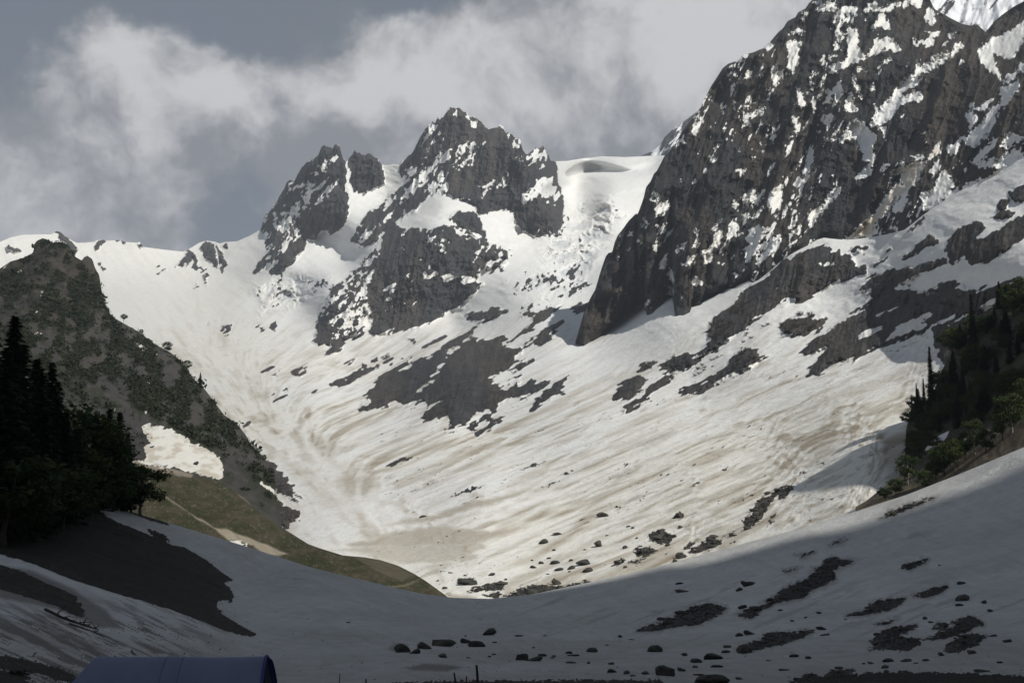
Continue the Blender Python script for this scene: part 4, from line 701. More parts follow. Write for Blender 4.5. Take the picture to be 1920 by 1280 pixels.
G_RUBBLE = [V7([(-20, 862), (0, 850), (100, 820), (180, 790), (270, 740), (350, 725), (430, 740), (410, 770), (300, 825), (200, 835), (60, 860)]), V7([(490, 780), (560, 750), (640, 720), (680, 690), (740, 640), (850, 600), (870, 570), (960, 490), (1010, 510), (1060, 510), (970, 560), (980, 600), (880, 650), (800, 695), (680, 720), (600, 760), (560, 800), (520, 790)]),
    V7([(485, 965), (530, 930), (600, 910), (630, 880), (700, 870), (780, 870), (850, 855), (870, 865), (800, 895), (700, 925), (600, 950), (520, 970)]), V7([(1040, 785), (1120, 760), (1200, 710), (1330, 695), (1280, 740), (1200, 770), (1100, 785)]), V7([(1370, 690), (1460, 650), (1540, 630), (1530, 655), (1440, 690)]),
    V7([(1150, 910), (1210, 880), (1250, 850), (1390, 830), (1370, 850), (1300, 880), (1310, 910), (1400, 900), (1400, 925), (1330, 960), (1230, 950), (1150, 960), (1180, 930)]), V7([(1420, 905), (1500, 870), (1600, 840), (1550, 820), (1660, 785), (1720, 825), (1640, 860), (1520, 900)]), V7([(1515, 965), (1560, 920), (1660, 885), (1740, 885), (1680, 930), (1600, 965)]),
    V7([(1320, 545), (1370, 520), (1440, 500), (1420, 520), (1350, 550)]), V7([(1200, 300), (1260, 265), (1350, 230), (1480, 190), (1400, 230), (1280, 280)]), V7([(720, 565), (800, 545), (780, 556), (740, 568)]), V7([(760, 1112), (830, 1080), (900, 1085), (980, 1060), (1075, 1050), (1060, 1070), (960, 1090), (840, 1118)]), V7([(1465, 852), (1500, 820), (1540, 830), (1520, 856)]),
    V7([(795, 485), (870, 465), (850, 478), (810, 490)]), V7([(945, 432), (1030, 400), (990, 425)]), V7([(1175, 828), (1240, 815), (1295, 795), (1250, 825)])]
G_EARTH = [V5([(-40, 330), (300, 280), (450, 300), (550, 410), (640, 450), (740, 490), (790, 512), (760, 470), (850, 500), (890, 540), (870, 552), (960, 570), (1080, 640), (1170, 710), (1222, 745), (1175, 755), (1230, 840), (1140, 862), (1150, 912), (1240, 970), (1335, 1020), (1320, 1040), (1180, 1010), (1060, 960), (900, 900), (740, 850), (560, 800), (400, 750), (250, 690),
    (120, 640), (-40, 600), (-600, 560), (-600, 330)]), V5([(-600, 700), (0, 660), (120, 700), (250, 760), (400, 825), (440, 930), (380, 925), (300, 880), (0, 790), (-600, 760)]), V7([(700, 1130), (850, 1095), (960, 1082), (1150, 1066), (1400, 1060), (1700, 1072), (1930, 1085), (2600, 1090), (2600, 1400), (300, 1400), (300, 1140)]), V6([(350, 1285), (420, 1255), (1000, 1245), (1500, 1240), (1930, 1240), (1930, 1400), (200, 1400)]),
    V5([(540, 300), (640, 330), (800, 400), (900, 465), (800, 440), (650, 380), (560, 340)]), V5([(330, -100), (700, -60), (850, 300), (600, 330), (450, 300), (-300, 300), (-300, -100)]), V5([(-300, 1080), (100, 1150), (300, 1200), (440, 1260), (400, 1290), (200, 1230), (-300, 1170)]), V5([(-300, 1180), (50, 1215), (160, 1250), (130, 1400), (-300, 1400)])]
G_DIRTY = [(V5([(-200, 640), (150, 690), (380, 790), (560, 900), (640, 1000), (500, 990), (300, 900), (-200, 800)]), .8), (V6([(420, 1175), (560, 1145), (700, 1150), (820, 1172), (700, 1200), (520, 1195)]), .85), (V6([(790, 1135), (900, 1130), (1060, 1160), (900, 1150)]), .75), (V6([(360, 1070), (400, 1030), (480, 1035), (500, 1090), (400, 1090)]), .7), (W5([(100, 560), (400, 680), (640, 830), (850, 900), (1060, 1010), (900, 990), (600, 850), (350, 740)]), .7),
    (W5([(0, 640), (300, 780), (640, 900), (850, 1010), (860, 1060), (500, 990), (200, 900), (0, 820)]), .5), (W2([(580, 60), (720, 100), (960, 190), (800, 195), (660, 120)]), .95), (V7([(950, 490), (1140, 490), (1000, 570), (960, 590)]), .35), (V7([(1280, 415), (1380, 360), (1500, 345), (1440, 390)]), .4), (V7([(1340, 620), (1560, 560), (1620, 600), (1480, 640)]), .3)]
def g_fields(px, py):
    """rock field and height bump of the bowl at photo pixels"""
    w1 = (fbm(px/13, py/7, 501, 3)-.5); n = fbm(px/4.5, py/3.2, 503, 3, .6)
    r = np.full(px.shape, -26.0); e = np.full(px.shape, -26.0); W = (px+w1*12+(n-.5)*9, py+w1*5+(n-.5)*6)
    for q in G_RUBBLE: r = add_poly(r, px, py, q, 1, 14, W)
    n3 = fbm(px/2.6, py/1.7, 505, 2)
    for q in G_EARTH: e = add_poly(e, px, py, q, 1, 14, (px+w1*16+(n-.5)*13+(n3-.5)*9, py+w1*8+(n-.5)*7+(n3-.5)*4))
    return r, e, n
def gD(px, py):
    px = np.asarray(px, float); py = np.asarray(py, float)
    d = gD0(px, py); w = at(px, py, d)
    und = (fbm(w[..., 0]/26, w[..., 1]/26, 511, 4)-.5)*2.2*sstep(15, 90, d)+(fbm(w[..., 0]/5, w[..., 1]/5, 513, 4)-.5)*.8
    slope = d/np.clip(6.0+0*d, 1, None)                 # turn a height into a shift along the shallow line of sight
    return d-und*np.clip(d/22, 1, 6)*sstep(0, 14, py-G_TOPL(px))*.6
L = Layer(XS(-10, 1935, 1.9), 270, G_TOPL, G_BOT)
t = np.concatenate([np.linspace(0, .40, 60, endpoint=False), np.linspace(.40, 1, 210)])
tp = G_TOPL(L.xs); bt = G_BOT(L.xs); L.PY = bt[None]+(tp-bt)[None]*t[:, None]
PX, PY = L.PX, L.PY
r, e, n = g_fields(PX, PY); D = gD(PX, PY)
L.finish(D, back=((12, 2.5), (40, 16), (90, 50), (150, 110)))
P = L.P; hgt = np.zeros(P.shape[:2]); hgt[:L.nr] = sstep(0, 9, r)*(.1+.5*n)*np.clip(D/90, .15, .7)
P[..., 2] += hgt
fine_e = fbm(P[:L.nr, :, 0]*1.3, P[:L.nr, :, 1]*.5, 521, 4, .6)
patchy = fbm(P[:L.nr, :, 0]/9, P[:L.nr, :, 1]/16, 523, 4)
flow = fbm_axis((PX+PY*1.9)/150, (PY-PX*.42*np.sign(600-PX)*-1)/7, 525, 3, .6)
near = sstep(1120, 1270, PY)
left0 = sstep(620, 300, PX)
dirt = np.clip(.10+.33*near+.35*(patchy-.5)+.16*(flow-.5), 0, .75)  # dirt on a base tone that darkens towards the near edge
left = sstep(560, 250, PX)*sstep(1080, 1180, PY); leftd = sstep(.42, .66, fbm_axis((PX*.9+PY*.45)/110, (PY*.9-PX*.42)/11, 527, 4, .6))
dirt = np.clip(np.maximum(dirt, left*np.maximum(leftd, sstep(.55, .62, fbm_axis((PX*.9+PY*.45)/60, (PY*.9-PX*.42)/3.5, 541, 3, .65)))*.93), 0, .95)
halo = sstep(-11, 1, r+(n-.5)*10)*.55; trail = sstep(.60, .74, fbm_axis((PX*.93-PY*.36)/90, (PX*.36+PY*.93)/7, 529, 3, .6))*sstep(1060, 1120, PY)*sstep(700, 1000, PX)*.38
dirt = np.maximum(dirt, np.maximum(halo, trail))
for q, a in G_DIRTY: dirt = np.maximum(dirt, sstep(-5, 6, sdf_poly(PX+(n-.5)*8+(patchy-.5)*20, PY+(n-.5)*5, np.array(q)))*a)
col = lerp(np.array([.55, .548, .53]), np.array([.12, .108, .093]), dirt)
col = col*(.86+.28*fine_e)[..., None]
rk = np.maximum(np.clip(r, -12, 12)+(n-.5)*5, np.clip(e, -12, 12)+(n-.5)*3)
bits = sstep(.79, .83, fbm(PX/3.2, PY/1.9, 531, 2)+.10*near*left0+.05*(near-.6)-.12*(PY < 1130))
rk = np.maximum(rk, np.where(bits > .5, 2.0, -12))
ec = lerp(np.array([.011, .0095, .008]), np.array([.019, .017, .012]), fbm(PX/12, PY/6, 533, 4, .6))
snowbits = sstep(.70, .76, fbm(PX/3.0, PY/1.8, 537, 2))*(e < 14)*(PX < 700)
ec = lerp(ec, np.broadcast_to(np.array([.055, .048, .04]), ec.shape), snowbits*.7)
rc = np.where((r > e)[..., None], np.array([.05, .05, .048])*(.6+.8*n)[..., None], ec*(.7+.6*n)[..., None])
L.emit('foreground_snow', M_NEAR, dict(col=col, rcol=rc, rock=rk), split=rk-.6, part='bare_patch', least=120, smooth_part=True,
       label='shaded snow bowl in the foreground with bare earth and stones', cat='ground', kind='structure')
L_G = L
def on_bowl(px, py):
    c = int(np.argmin(np.abs(L_G.xs-px))); k = int(np.argmin(np.abs(L_G.PY[:, c]-py))); return L_G.P[k, c]

# ------------------------------------------------------------------ unseen mountain added behind the camera, crest shaped to shade the bowl
EDGE = [(-700, 200, 0), (-420, 215, 0), (-150, 226, 0), (-50, 233, -2), (-10, 240, -12), (27, 221, -6.5), (40, 199, -3), (50, 180, 1.0), (63, 148, 4.0), (85, 124, 7), (120, 108, 12), (220, 100, 18), (420, 60, 30)]
crest = np.array(EDGE, float); xi = np.linspace(-700, 420, 160)
crest = np.stack([xi, np.interp(xi, crest[:, 0], crest[:, 1]), np.interp(xi, crest[:, 0], crest[:, 2])], 1)+SUN_DIR*1500
prof = [(-900, -1100), (-520, -640), (-250, -300), (-90, -95), (0, 0), (6, -130), (14, -420), (24, -700), (40, -1010)]
V = np.array([[(c[0], c[1]+dy, c[2]+dz) for c in crest] for dy, dz in prof])
bump = (fbm(V[..., 0]/120, V[..., 1]/120+V[..., 2]/160, 551, 4)-.5)*70; bump[4] = (fbm(crest[:, 0]/30, crest[:, 0]*0, 553, 3)-.5)*5
bump[5:] *= .1; V[..., 2] += bump; V[..., 2] = np.maximum(V[..., 2], -70)
nn = V.shape[0]*V.shape[1]
me = mesh_np('mountain', V, grid_quads(len(prof), len(crest)), dict(col=np.tile(np.array([.78, .78, .78]), (nn, 1)), rcol=np.tile(ROCK, (nn, 1)), rock=((fbm(V[..., 0]/90, V[..., 2]/60, 555, 4)-.45)*60).reshape(-1)))
tag(link('mountain', me, M_WALL), 'unseen rocky mountain added behind the camera to keep the sun off the foreground', 'mountain', kind='structure')

# ------------------------------------------------------------------ ground under everything
gx = np.linspace(-6500, 6500, 60); gy = np.linspace(-3000, 7500, 60); GX, GY = np.meshgrid(gx, gy)
GZ = -62+(fbm(GX/900, GY/900, 571, 3)-.5)*14
me = mesh_np('ground', np.stack([GX, GY, GZ], -1), grid_quads(60, 60), dict(col=np.tile(np.array([.6, .59, .57]), (3600, 1)), rcol=np.tile(ROCK, (3600, 1)), rock=np.full(3600, -12.0)))
tag(link('ground', me, M_FAR), 'snow-covered ground stretching away under the valley', 'ground', kind='structure')
# ------------------------------------------------------------------ plants
rng = np.random.default_rng(11)
M_NEEDLE = simple_material('spruce_needles', (.012, .021, .010), (.026, .038, .016), 3.0, .8, random_tint=True, translucent=.12)
M_LEAF = simple_material('broad_leaves', (.028, .048, .014), (.065, .085, .026), 2.0, .75, random_tint=True, translucent=.25)
M_SCRUB = simple_material('scrub_leaves', (.018, .025, .013), (.034, .039, .021), .05, .85, translucent=.12)
M_BARK = simple_material('bark', (.045, .036, .028), (.09, .075, .06), 9.0, .9, .4)
M_PALEBARK = simple_material('pale_bark', (.16, .145, .125), (.26, .24, .21), 6.0, .9, .3)
M_TWIG = simple_material('twigs', (.05, .043, .036), (.10, .085, .07), 4.0, .9)

class Soup:
    def __init__(s): s.v = []; s.q = []; s.n = 0
    def add(s, V, Q): V = np.asarray(V, float).reshape(-1, 3); s.v.append(V); s.q.append(np.asarray(Q)+s.n); s.n += len(V)
    def tube(s, pts, rad, k=6):
        pts = np.asarray(pts, float); rad = np.broadcast_to(np.asarray(rad, float), (len(pts),)); rings = []
        for i in range(len(pts)):
            t = pts[min(i+1, len(pts)-1)]-pts[max(i-1, 0)]; t = t/(np.linalg.norm(t)+1e-9)
            a = np.cross(t, (0.31, .95, .1) if abs(t[1]) < .8 else (1, 0, .1)); a /= np.linalg.norm(a)+1e-9; b = np.cross(t, a)
            th = np.arange(k)*2*math.pi/k; rings.append(pts[i]+rad[i]*(np.cos(th)[:, None]*a+np.sin(th)[:, None]*b))
        V = np.concatenate(rings); Q = [[i*k+j, i*k+(j+1) % k, (i+1)*k+(j+1) % k, (i+1)*k+j] for i in range(len(pts)-1) for j in range(k)]
        s.add(V, Q)
    def leaves(s, C, U, W, L):
        """quads: centre C, long axis U, side axis W (n,3), length L"""
        a = C-U*L*.5-W*.15; b = C+W; c = C+U*L*.5; d = C-W
        n = len(C); V = np.stack([C-U*L*.5, C+W, C+U*L*.5, C-W], 1).reshape(-1, 3)
        s.add(V, np.arange(4*n).reshape(n, 4))
    def mesh(s, name, smooth=False):
        return mesh_np(name, np.concatenate(s.v), np.concatenate(s.q), smooth=smooth)
def unit(v): return v/(np.linalg.norm(v, axis=-1, keepdims=True)+1e-9)

def conifer_meshes(seed, slim=.17, bare=.08):
    r = np.random.default_rng(seed); tr = Soup(); H = 1.0
    tr.tube([(0, 0, -.03), (.002, .003, .3), (-.003, .002, .65), (0, 0, .985)], [.014, .0105, .006, .0012], 7)
    cr = Soup(); z = bare
    C, U, W, LL = [], [], [], []
    while z < .995:
        rad = slim*(1-z)**.8*(1.0 if z > .2 else .75+.25*z/.2)+.008
        nb = int(7+6*(1-z)); a0 = r.uniform(0, 6.28)
        for k in range(nb):
            a = a0+k*6.283/nb+r.normal(0, .22); ln = rad*r.uniform(.55, 1.18); dr = -.22-.35*(1-z)+r.normal(0, .12)
            d = np.array([math.cos(a), math.sin(a), dr]); d /= np.linalg.norm(d); sd = np.array([-math.sin(a), math.cos(a), 0])
            m = max(4, int(5+ln*36))
            for j in range(m):
                t = (j+r.uniform(.2, .9))/m; p = np.array([0, 0, z])+d*ln*t+np.array([0, 0, .16*ln*t*t])
                w = (.013+.010*(1-t))*(.6+.6*(1-z))*r.uniform(.7, 1.3); side = r.choice([-1, 1])
                u = unit(d*.75+sd*side*r.uniform(.2, .9)+np.array([0, 0, r.uniform(-.5, .05)])); n = unit(np.cross(u, np.array([r.normal(0, .4), r.normal(0, .4), 1.0])))
                C.append(p); U.append(u); W.append(n*w*.55); LL.append(w*3.2)
        z += .016+.012*(1-z)*r.uniform(.6, 1.4)
    cr.leaves(np.array(C), np.array(U), np.array(W), np.array(LL)[:, None])
    return tr.mesh('trunk', True), cr.mesh('crown')
def broadleaf_meshes(seed, n_clump=30, per=80, squat=1.0):
    r = np.random.default_rng(seed); tr = Soup(); cr = Soup()
    cl = []
    for i in range(n_clump):
        d = unit(r.normal(0, 1, 3)); rr = r.uniform(.35, 1)**.5
        cl.append((np.array([d[0]*.30*rr, d[1]*.30*rr, .60+d[2]*.34*rr/squat]), r.uniform(.08, .15)))
    tr.tube([(0, 0, -.04), (.01, .005, .15), (-.01, .01, .35), (.005, 0, .6)], [.024, .019, .014, .005], 7)
    for c, rad in cl[:14]:
        s0 = np.array([0, 0, r.uniform(.18, .42)]); mid = s0*.5+c*.5+np.array([0, 0, -.03])
        tr.tube([s0, mid, c], [.009, .006, .002], 5)
    C, U, W, LL = [], [], [], []
    for c, rad in cl:
        d = unit(r.normal(0, 1, (per, 3))); q = c+d*rad*(r.uniform(.35, 1.1, (per, 1)))*np.array([1.15, 1.15, .85])
        u = unit(r.normal(0, 1, (per, 3))+np.array([0, 0, -.3])); n = unit(np.cross(u, d)+.2*r.normal(0, 1, (per, 3)))
        C.append(q); U.append(u); W.append(n*r.uniform(.011, .020, (per, 1))); LL.append(r.uniform(.038, .062, (per, 1)))
    cr.leaves(np.concatenate(C), np.concatenate(U), np.concatenate(W), np.concatenate(LL))
    return tr.mesh('trunk', True), cr.mesh('crown')
def bare_meshes(seed, n=9, depth=3, rad=.016):
    r = np.random.default_rng(seed); stem = Soup(); tw = Soup()
    def grow(p, d, ln, rd, lev):
        pts = [p]; q = p.copy(); dd = d.copy()
        for i in range(3): dd = unit(dd+r.normal(0, .16, 3)+np.array([0, 0, .06])); q = q+dd*ln/3; pts.append(q.copy())
        (stem if lev == 0 else tw).tube(pts, np.linspace(rd, rd*.45, 4), 5 if lev == 0 else 3)
        if lev < depth:
            for k in range(4 if lev else 5):
                t = r.uniform(.35, 1); b = pts[min(3, int(t*3))]; grow(b, unit(dd+r.normal(0, .55, 3)), ln*r.uniform(.45, .7), rd*.5, lev+1)
    for k in range(n):
        a = r.uniform(0, 6.28); grow(np.array([.03*math.cos(a), .03*math.sin(a), -.03]), unit(np.array([math.cos(a)*.75, math.sin(a)*.75, 1.0])), r.uniform(.3, .45), rad, 0)
    return stem.mesh('stem', True), tw.mesh('twigs', True)
KINDS = {'c0': conifer_meshes(1), 'c1': conifer_meshes(2, .20), 'c2': conifer_meshes(3, .15), 's0': conifer_meshes(4, .085, .04), 's1': conifer_meshes(5, .10, .05), 'b0': broadleaf_meshes(6), 'b1': broadleaf_meshes(7, 34, 72, 1.1), 'b2': broadleaf_meshes(8, 26, 86, .9),
         'x0': bare_meshes(9, 7, 3, .014), 'x1': bare_meshes(10, 10, 3, .011), 'x2': bare_meshes(12, 8, 3, .012), 'w0': bare_meshes(13, 4, 3, .022)}
def plant(name, kind, loc, h, label, cat, group=None, wide=1.0, sink=.0):
    t = empty(name, tuple(loc-np.array([0, 0, sink])), rng.uniform(0, 6.28), (h*wide, h*wide, h)); tag(t, label, cat, group)
    a, b = KINDS[kind]
    if kind[0] in 'xw':
        link('stem', a, M_PALEBARK if kind[0] == 'w' else M_TWIG, t); link('twigs', b, M_PALEBARK if kind[0] == 'w' else M_TWIG, t)
    else:
        link('trunk', a, M_PALEBARK if kind == 'b2' else M_BARK, t); link('crown', b, M_NEEDLE if kind[0] in 'cs' else M_LEAF, t)
    return t
def metres(px_h, loc): return px_h*loc[1]/F

# shaded stand on the left
STAND = 'trees of the shaded stand on the left'
DEEP = 'dark conifer packed inside the shaded stand at the left edge'; DEEPB = 'dark leafy tree packed inside the shaded stand at the left edge'
for px, top, base, kind, wide, label in [(-45, 560, 1000, 'c0', 1, DEEP), (3, 590, 1005, 'c2', 1, 'tallest dark conifer cut by the left picture edge'), (24, 637, 992, 'c0', 1, 'second tallest dark conifer beside the left picture edge'), (50, 668, 985, 'c1', 1, 'dark conifer left of the twin spires in the shaded stand'),
        (60, 690, 1002, 'c2', 1, DEEP), (82, 677, 980, 'c2', 1, 'slim dark conifer rising in the middle of the left skyline of the stand'), (95, 710, 975, 'c0', 1, 'dark conifer stepping down right of the middle of the stand'), (-15, 650, 1015, 'c1', 1, DEEP), (32, 745, 1012, 'c1', 1.1, DEEP), (70, 762, 1005, 'c0', 1.1, DEEP),
        (112, 770, 985, 'c1', 1.15, DEEP), (135, 800, 975, 'c0', 1.2, DEEP), (125, 752, 962, 'b0', 1.0, 'olive leafy tree showing a lighter crown between the two groups of dark conifers'), (158, 772, 960, 'b1', 1.0, 'rounded olive tree just left of the twin pointed conifers'), (178, 805, 958, 'c1', 1.2, DEEP),
        (198, 766, 952, 'c2', 1.25, 'left one of the twin pointed conifers ending the dark stand'), (216, 769, 956, 'c0', 1.1, 'right one of the twin pointed conifers ending the dark stand'), (233, 810, 958, 'c1', 1.1, 'short dark conifer leaning on the right twin conifer'), (186, 842, 955, 'b0', 1.2, DEEPB), (264, 868, 966, 'b2', 1.25, 'small bright green leafy tree at the right end of the dark stand'),
        (245, 880, 960, 'b1', 1.2, 'green leafy tree between the dark stand and the small bright tree'), (-75, 650, 1010, 'c2', 1, DEEP), (50, 850, 1012, 'b0', 1.3, DEEPB), (100, 862, 1000, 'b1', 1.3, DEEPB), (145, 872, 985, 'b0', 1.3, DEEPB), (8, 835, 1022, 'b1', 1.3, DEEPB), (212, 862, 958, 'b0', 1.2, DEEPB), (75, 900, 1000, 'b1', 1.4, DEEPB), (170, 885, 970, 'b1', 1.2, DEEPB), (25, 905, 1015, 'b0', 1.4, DEEPB), (120, 905, 990, 'b0', 1.3, DEEPB)]:
    loc = on_bowl(px, base); plant('conifer' if kind[0] == 'c' else 'leafy_tree', kind, loc, metres(base-top, loc), label, 'tree', STAND, wide*(1.35 if kind[0] == 'c' else 1.25), .2)
# trees along the skyline of the left hill
for px, top, base, kind, label in [(232, 588, 602, 'b1', 'lone round tree on the steep shoulder of the left hill'), (313, 641, 661, 'b0', 'round tree on the skyline halfway down the left hill'), (351, 676, 694, 'b2', 'small tree on the skyline just above the pointed one'), (375, 700, 726, 'c1', 'small pointed conifer standing out on the skyline of the left hill'),
        (265, 617, 626, 'b0', 'tiny round tree on the rocky skyline below the lone tree'), (484, 838, 852, 'b1', 'leafy bush low on the skyline of the left hill'), (495, 852, 864, 'b2', 'lowest leafy bush on the skyline of the left hill')]:
    d = float(hD(px, base)); loc = at(px, base, d); plant('leafy_tree' if kind[0] == 'b' else 'conifer', kind, loc, metres((base-top)*1.15, loc), label, 'tree', 'trees on the skyline of the left hill', 1.25, .3)
# trees on the spur at the right
SPUR = 'trees of the wooded spur on the right'
for px, top, base, kind, wide, label in [(1748, 645, 768, 's0', 1.0, 'tall slender conifer standing out against the sunlit snow on the right'), (1720, 706, 758, 's1', 1.0, 'left one of the two small spires below the tall slender conifer'), (1733, 703, 752, 's0', 1.2, 'right one of the two small spires below the tall slender conifer'), (1711, 738, 782, 's1', 1.2, 'ragged small conifer at the snow edge below the two spires'),
        (1827, 545, 672, 's0', 1.1, 'tall dark conifer column rising above the wooded spur'), (1703, 848, 908, 'b2', 1.1, 'round leafy tree with pale crooked trunk at the tip of the spur'), (1735, 878, 922, 'b0', 1.1, 'small bright leafy bush right of the crooked-trunk tree'), (1790, 812, 884, 'b1', .9, 'upright leafy tree in the middle of the row above the snow crest'),
        (1771, 826, 890, 'b0', 1.1, 'broad leafy tree left of the upright leafy tree'), (1828, 780, 852, 'b2', .9, 'tall bright leafy tree before the pale bare tree'), (1811, 800, 860, 'b1', 1.0, 'leafy tree squeezed left of the tall bright leafy tree'), (1898, 732, 812, 'b2', 1.1, 'large leafy tree with a pale trunk near the right edge'), (1880, 760, 826, 'b0', 1.0, 'dark leafy tree left of the large tree near the right edge'),
        (1862, 768, 826, 'w0', 1.2, 'pale bare tree among the leafy trees on the right'), (1680, 894, 928, 'b0', 1.3, 'low leafy bush at the lower tip of the spur'), (1660, 908, 938, 'b1', 1.3, 'lowest leafy bush where the spur meets the snow crest'), (1848, 800, 850, 'b0', 1.1, 'leafy tree between the bare tree and the tall bright leafy tree'), (1755, 852, 902, 'b1', 1.1, 'leafy tree above the small bright bush')]:
    py = max(base, float(T_TOPL(px))+2); d = float(tD(px, py)); loc = at(px, py, d); plant('leafy_tree' if kind[0] == 'b' else 'bare_tree' if kind[0] == 'w' else 'conifer', kind, loc, metres(base-top, loc), label, 'tree', SPUR, wide, .3)
n = 0
while n < 96:
    px = rng.uniform(1712, 1945); py = rng.uniform(560, 830)
    if py < T_TOPL(px)+4 or py > np.interp(px, [1700, 1800, 1945], [800, 815, 760]): continue
    d = float(tD(px, py)); loc = at(px, py, d); kind = ['c0', 'c1', 'b0', 'b1', 'c2'][n % 5]
    plant('conifer' if kind[0] == 'c' else 'leafy_tree', kind, loc, metres(rng.uniform(34, 60), loc), 'dark conifer deep in the shaded wood of the right spur' if kind[0] == 'c' else 'dark leafy tree deep in the shaded wood of the right spur', 'tree', SPUR, 1.55 if kind[0] == 'c' else 1.35, .5); n += 1
for i in range(22):                      # bushes clothing the broken foot of the spur
    px = 1704+i*2.6+rng.uniform(-4, 4); py = max(float(T_TOPL(px))+8, rng.uniform(775, 868)); d = float(tD(px, py)); loc = at(px, py, d)
    plant('leafy_bush', ['b0', 'b1'][i % 2], loc, metres(rng.uniform(20, 34), loc), 'low dark bush on the broken rock face below the slender conifers', 'bush', SPUR, 1.5, .6)
# bare shrubs on the outcrops of the right-hand slope
for poly, cnt, size, label in [(V4([(570, 560), (575, 470), (640, 420), (720, 350), (760, 330), (700, 420), (640, 540)]), 16, 26, 'leafless shrub on the dark buttress under the rock wall'), (V4([(870, 510), (890, 460), (1000, 425), (1090, 440), (1050, 490), (960, 545)]), 20, 22, 'leafless shrub in the isolated thicket on the upper right snow slope'),
        (V4([(630, 680), (660, 620), (740, 580), (790, 600), (720, 660)]), 12, 20, 'leafless shrub on the rounded outcrop below the dark buttress'), (V4([(390, 740), (560, 640), (700, 530), (860, 450), (830, 480), (600, 650), (430, 745)]), 18, 13, 'thin shrub poking through the snow strip between the two long outcrops'),
        (V4([(1200, 330), (1260, 280), (1440, 240), (1500, 330), (1640, 340), (1680, 420), (1500, 440), (1330, 400)]), 30, 20, 'leafless shrub on the large dark outcrop beside the wooded spur'), (V4([(1470, 470), (1500, 450), (1490, 480)]), 2, 13, 'small shrub alone on the snow tongue of the large outcrop')]:
    P_ = np.array(poly); k = 0
    while k < cnt:
        px = rng.uniform(P_[:, 0].min(), P_[:, 0].max()); py = rng.uniform(P_[:, 1].min(), P_[:, 1].max())
        if sdf_poly(np.array([px]), np.array([py]), P_)[0] < 0: continue
        loc = on_valley(px, py); plant('shrub', ['x0', 'x1', 'x2'][k % 3], loc, metres(rng.uniform(.6, 1.1)*size, loc), label, 'shrub', 'bare shrubs of the right-hand slope', 1.3, .2); k += 1
# scrub that clothes the left hill (nobody could count it)
S = Soup(); r = rng
px = r.uniform(-60, 545, 60000); py = r.uniform(455, 960, 60000); tl = H_TOPL(px)
w = fbm(px/24, py/24, 417, 4, .6)+(vn2(px/7, py/7, 419)-.5)*.10
edge_ = (py-tl < 62) & (px > 200) & (py < 885)
dens = np.where(py < 690+(px-120)*.55, .455, np.where(edge_, .43, .66))
ok = (py > tl+2) & (r.uniform(0, 1, len(px)) < sstep(dens-.05, dens+.10, w)*.95+.012*(py < 880))
gl_ = gl(px); ok &= py < gl_-6
for q_ in (H_SNOW[0], H_SNOW[2]): ok &= sdf_poly(px, py, np.array(q_)) < -5
px, py = px[ok][:9500], py[ok][:9500]; d = hD(px, py); c = at(px, py, d); nB = len(px); m = 11
rad = r.lognormal(.05, .45, nB)*(.6+.5*d/700); rad3 = np.repeat(rad, m)[:, None]
dd = unit(r.normal(0, 1, (nB*m, 3))); dd[:, 2] = np.abs(dd[:, 2])*.95+.05
q = np.repeat(c, m, 0)+dd*rad3*r.uniform(.4, 1, (nB*m, 1)); u = unit(r.normal(0, 1, (nB*m, 3))); nn_ = unit(np.cross(u, dd))
S.leaves(q, u, nn_*rad3*.2, rad3*.6)
tag(link('hillside_scrub', S.mesh('hillside_scrub'), M_SCRUB), 'green scrub clothing the upper slope of the left hill', 'scrub', kind='stuff')

# ------------------------------------------------------------------ stones
M_STONE = simple_material('stone', (.032, .032, .030), (.085, .082, .075), 2.6, .9, .5, random_tint=True)
def ico(sub):
    t = (1+5**.5)/2; V = unit(np.array([(-1, t, 0), (1, t, 0), (-1, -t, 0), (1, -t, 0), (0, -1, t), (0, 1, t), (0, -1, -t), (0, 1, -t), (t, 0, -1), (t, 0, 1), (-t, 0, -1), (-t, 0, 1)], float))
    T = [(0, 11, 5), (0, 5, 1), (0, 1, 7), (0, 7, 10), (0, 10, 11), (1, 5, 9), (5, 11, 4), (11, 10, 2), (10, 7, 6), (7, 1, 8), (3, 9, 4), (3, 4, 2), (3, 2, 6), (3, 6, 8), (3, 8, 9), (4, 9, 5), (2, 4, 11), (6, 2, 10), (8, 6, 7), (9, 8, 1)]
    V = [tuple(v) for v in V]
    for _ in range(sub):
        mid = {}; T2 = []
        def mp(a, b):
            k = (min(a, b), max(a, b))
            if k not in mid: V.append(tuple(unit((np.array(V[a])+np.array(V[b]))/2))); mid[k] = len(V)-1
            return mid[k]
        for a, b, c in T:
            x, y, z = mp(a, b), mp(b, c), mp(c, a); T2 += [(a, x, z), (b, y, x), (c, z, y), (x, y, z)]
        T = T2
    return np.array(V), np.array(T)
IV, IT = ico(2); IV0, IT0 = ico(0)
def stone_shape(seed, V):
    r = np.random.default_rng(seed); P_ = V.copy()
    for k in range(13):
        n_ = unit(r.normal(0, 1, 3)); h = r.uniform(.40, .82); s_ = P_@n_; P_ = P_-np.clip(s_-h, 0, None)[:, None]*n_*.92
    P_ = P_*(1+r.normal(0, .025, (len(P_), 1))); P_ /= np.abs(P_).max(0)*2; P_[:, 2] += .5
    return P_                                   # unit footprint, height 0..1
STONES = [mesh_np('boulder', stone_shape(50+k, IV), IT, smooth=False) for k in range(9)]
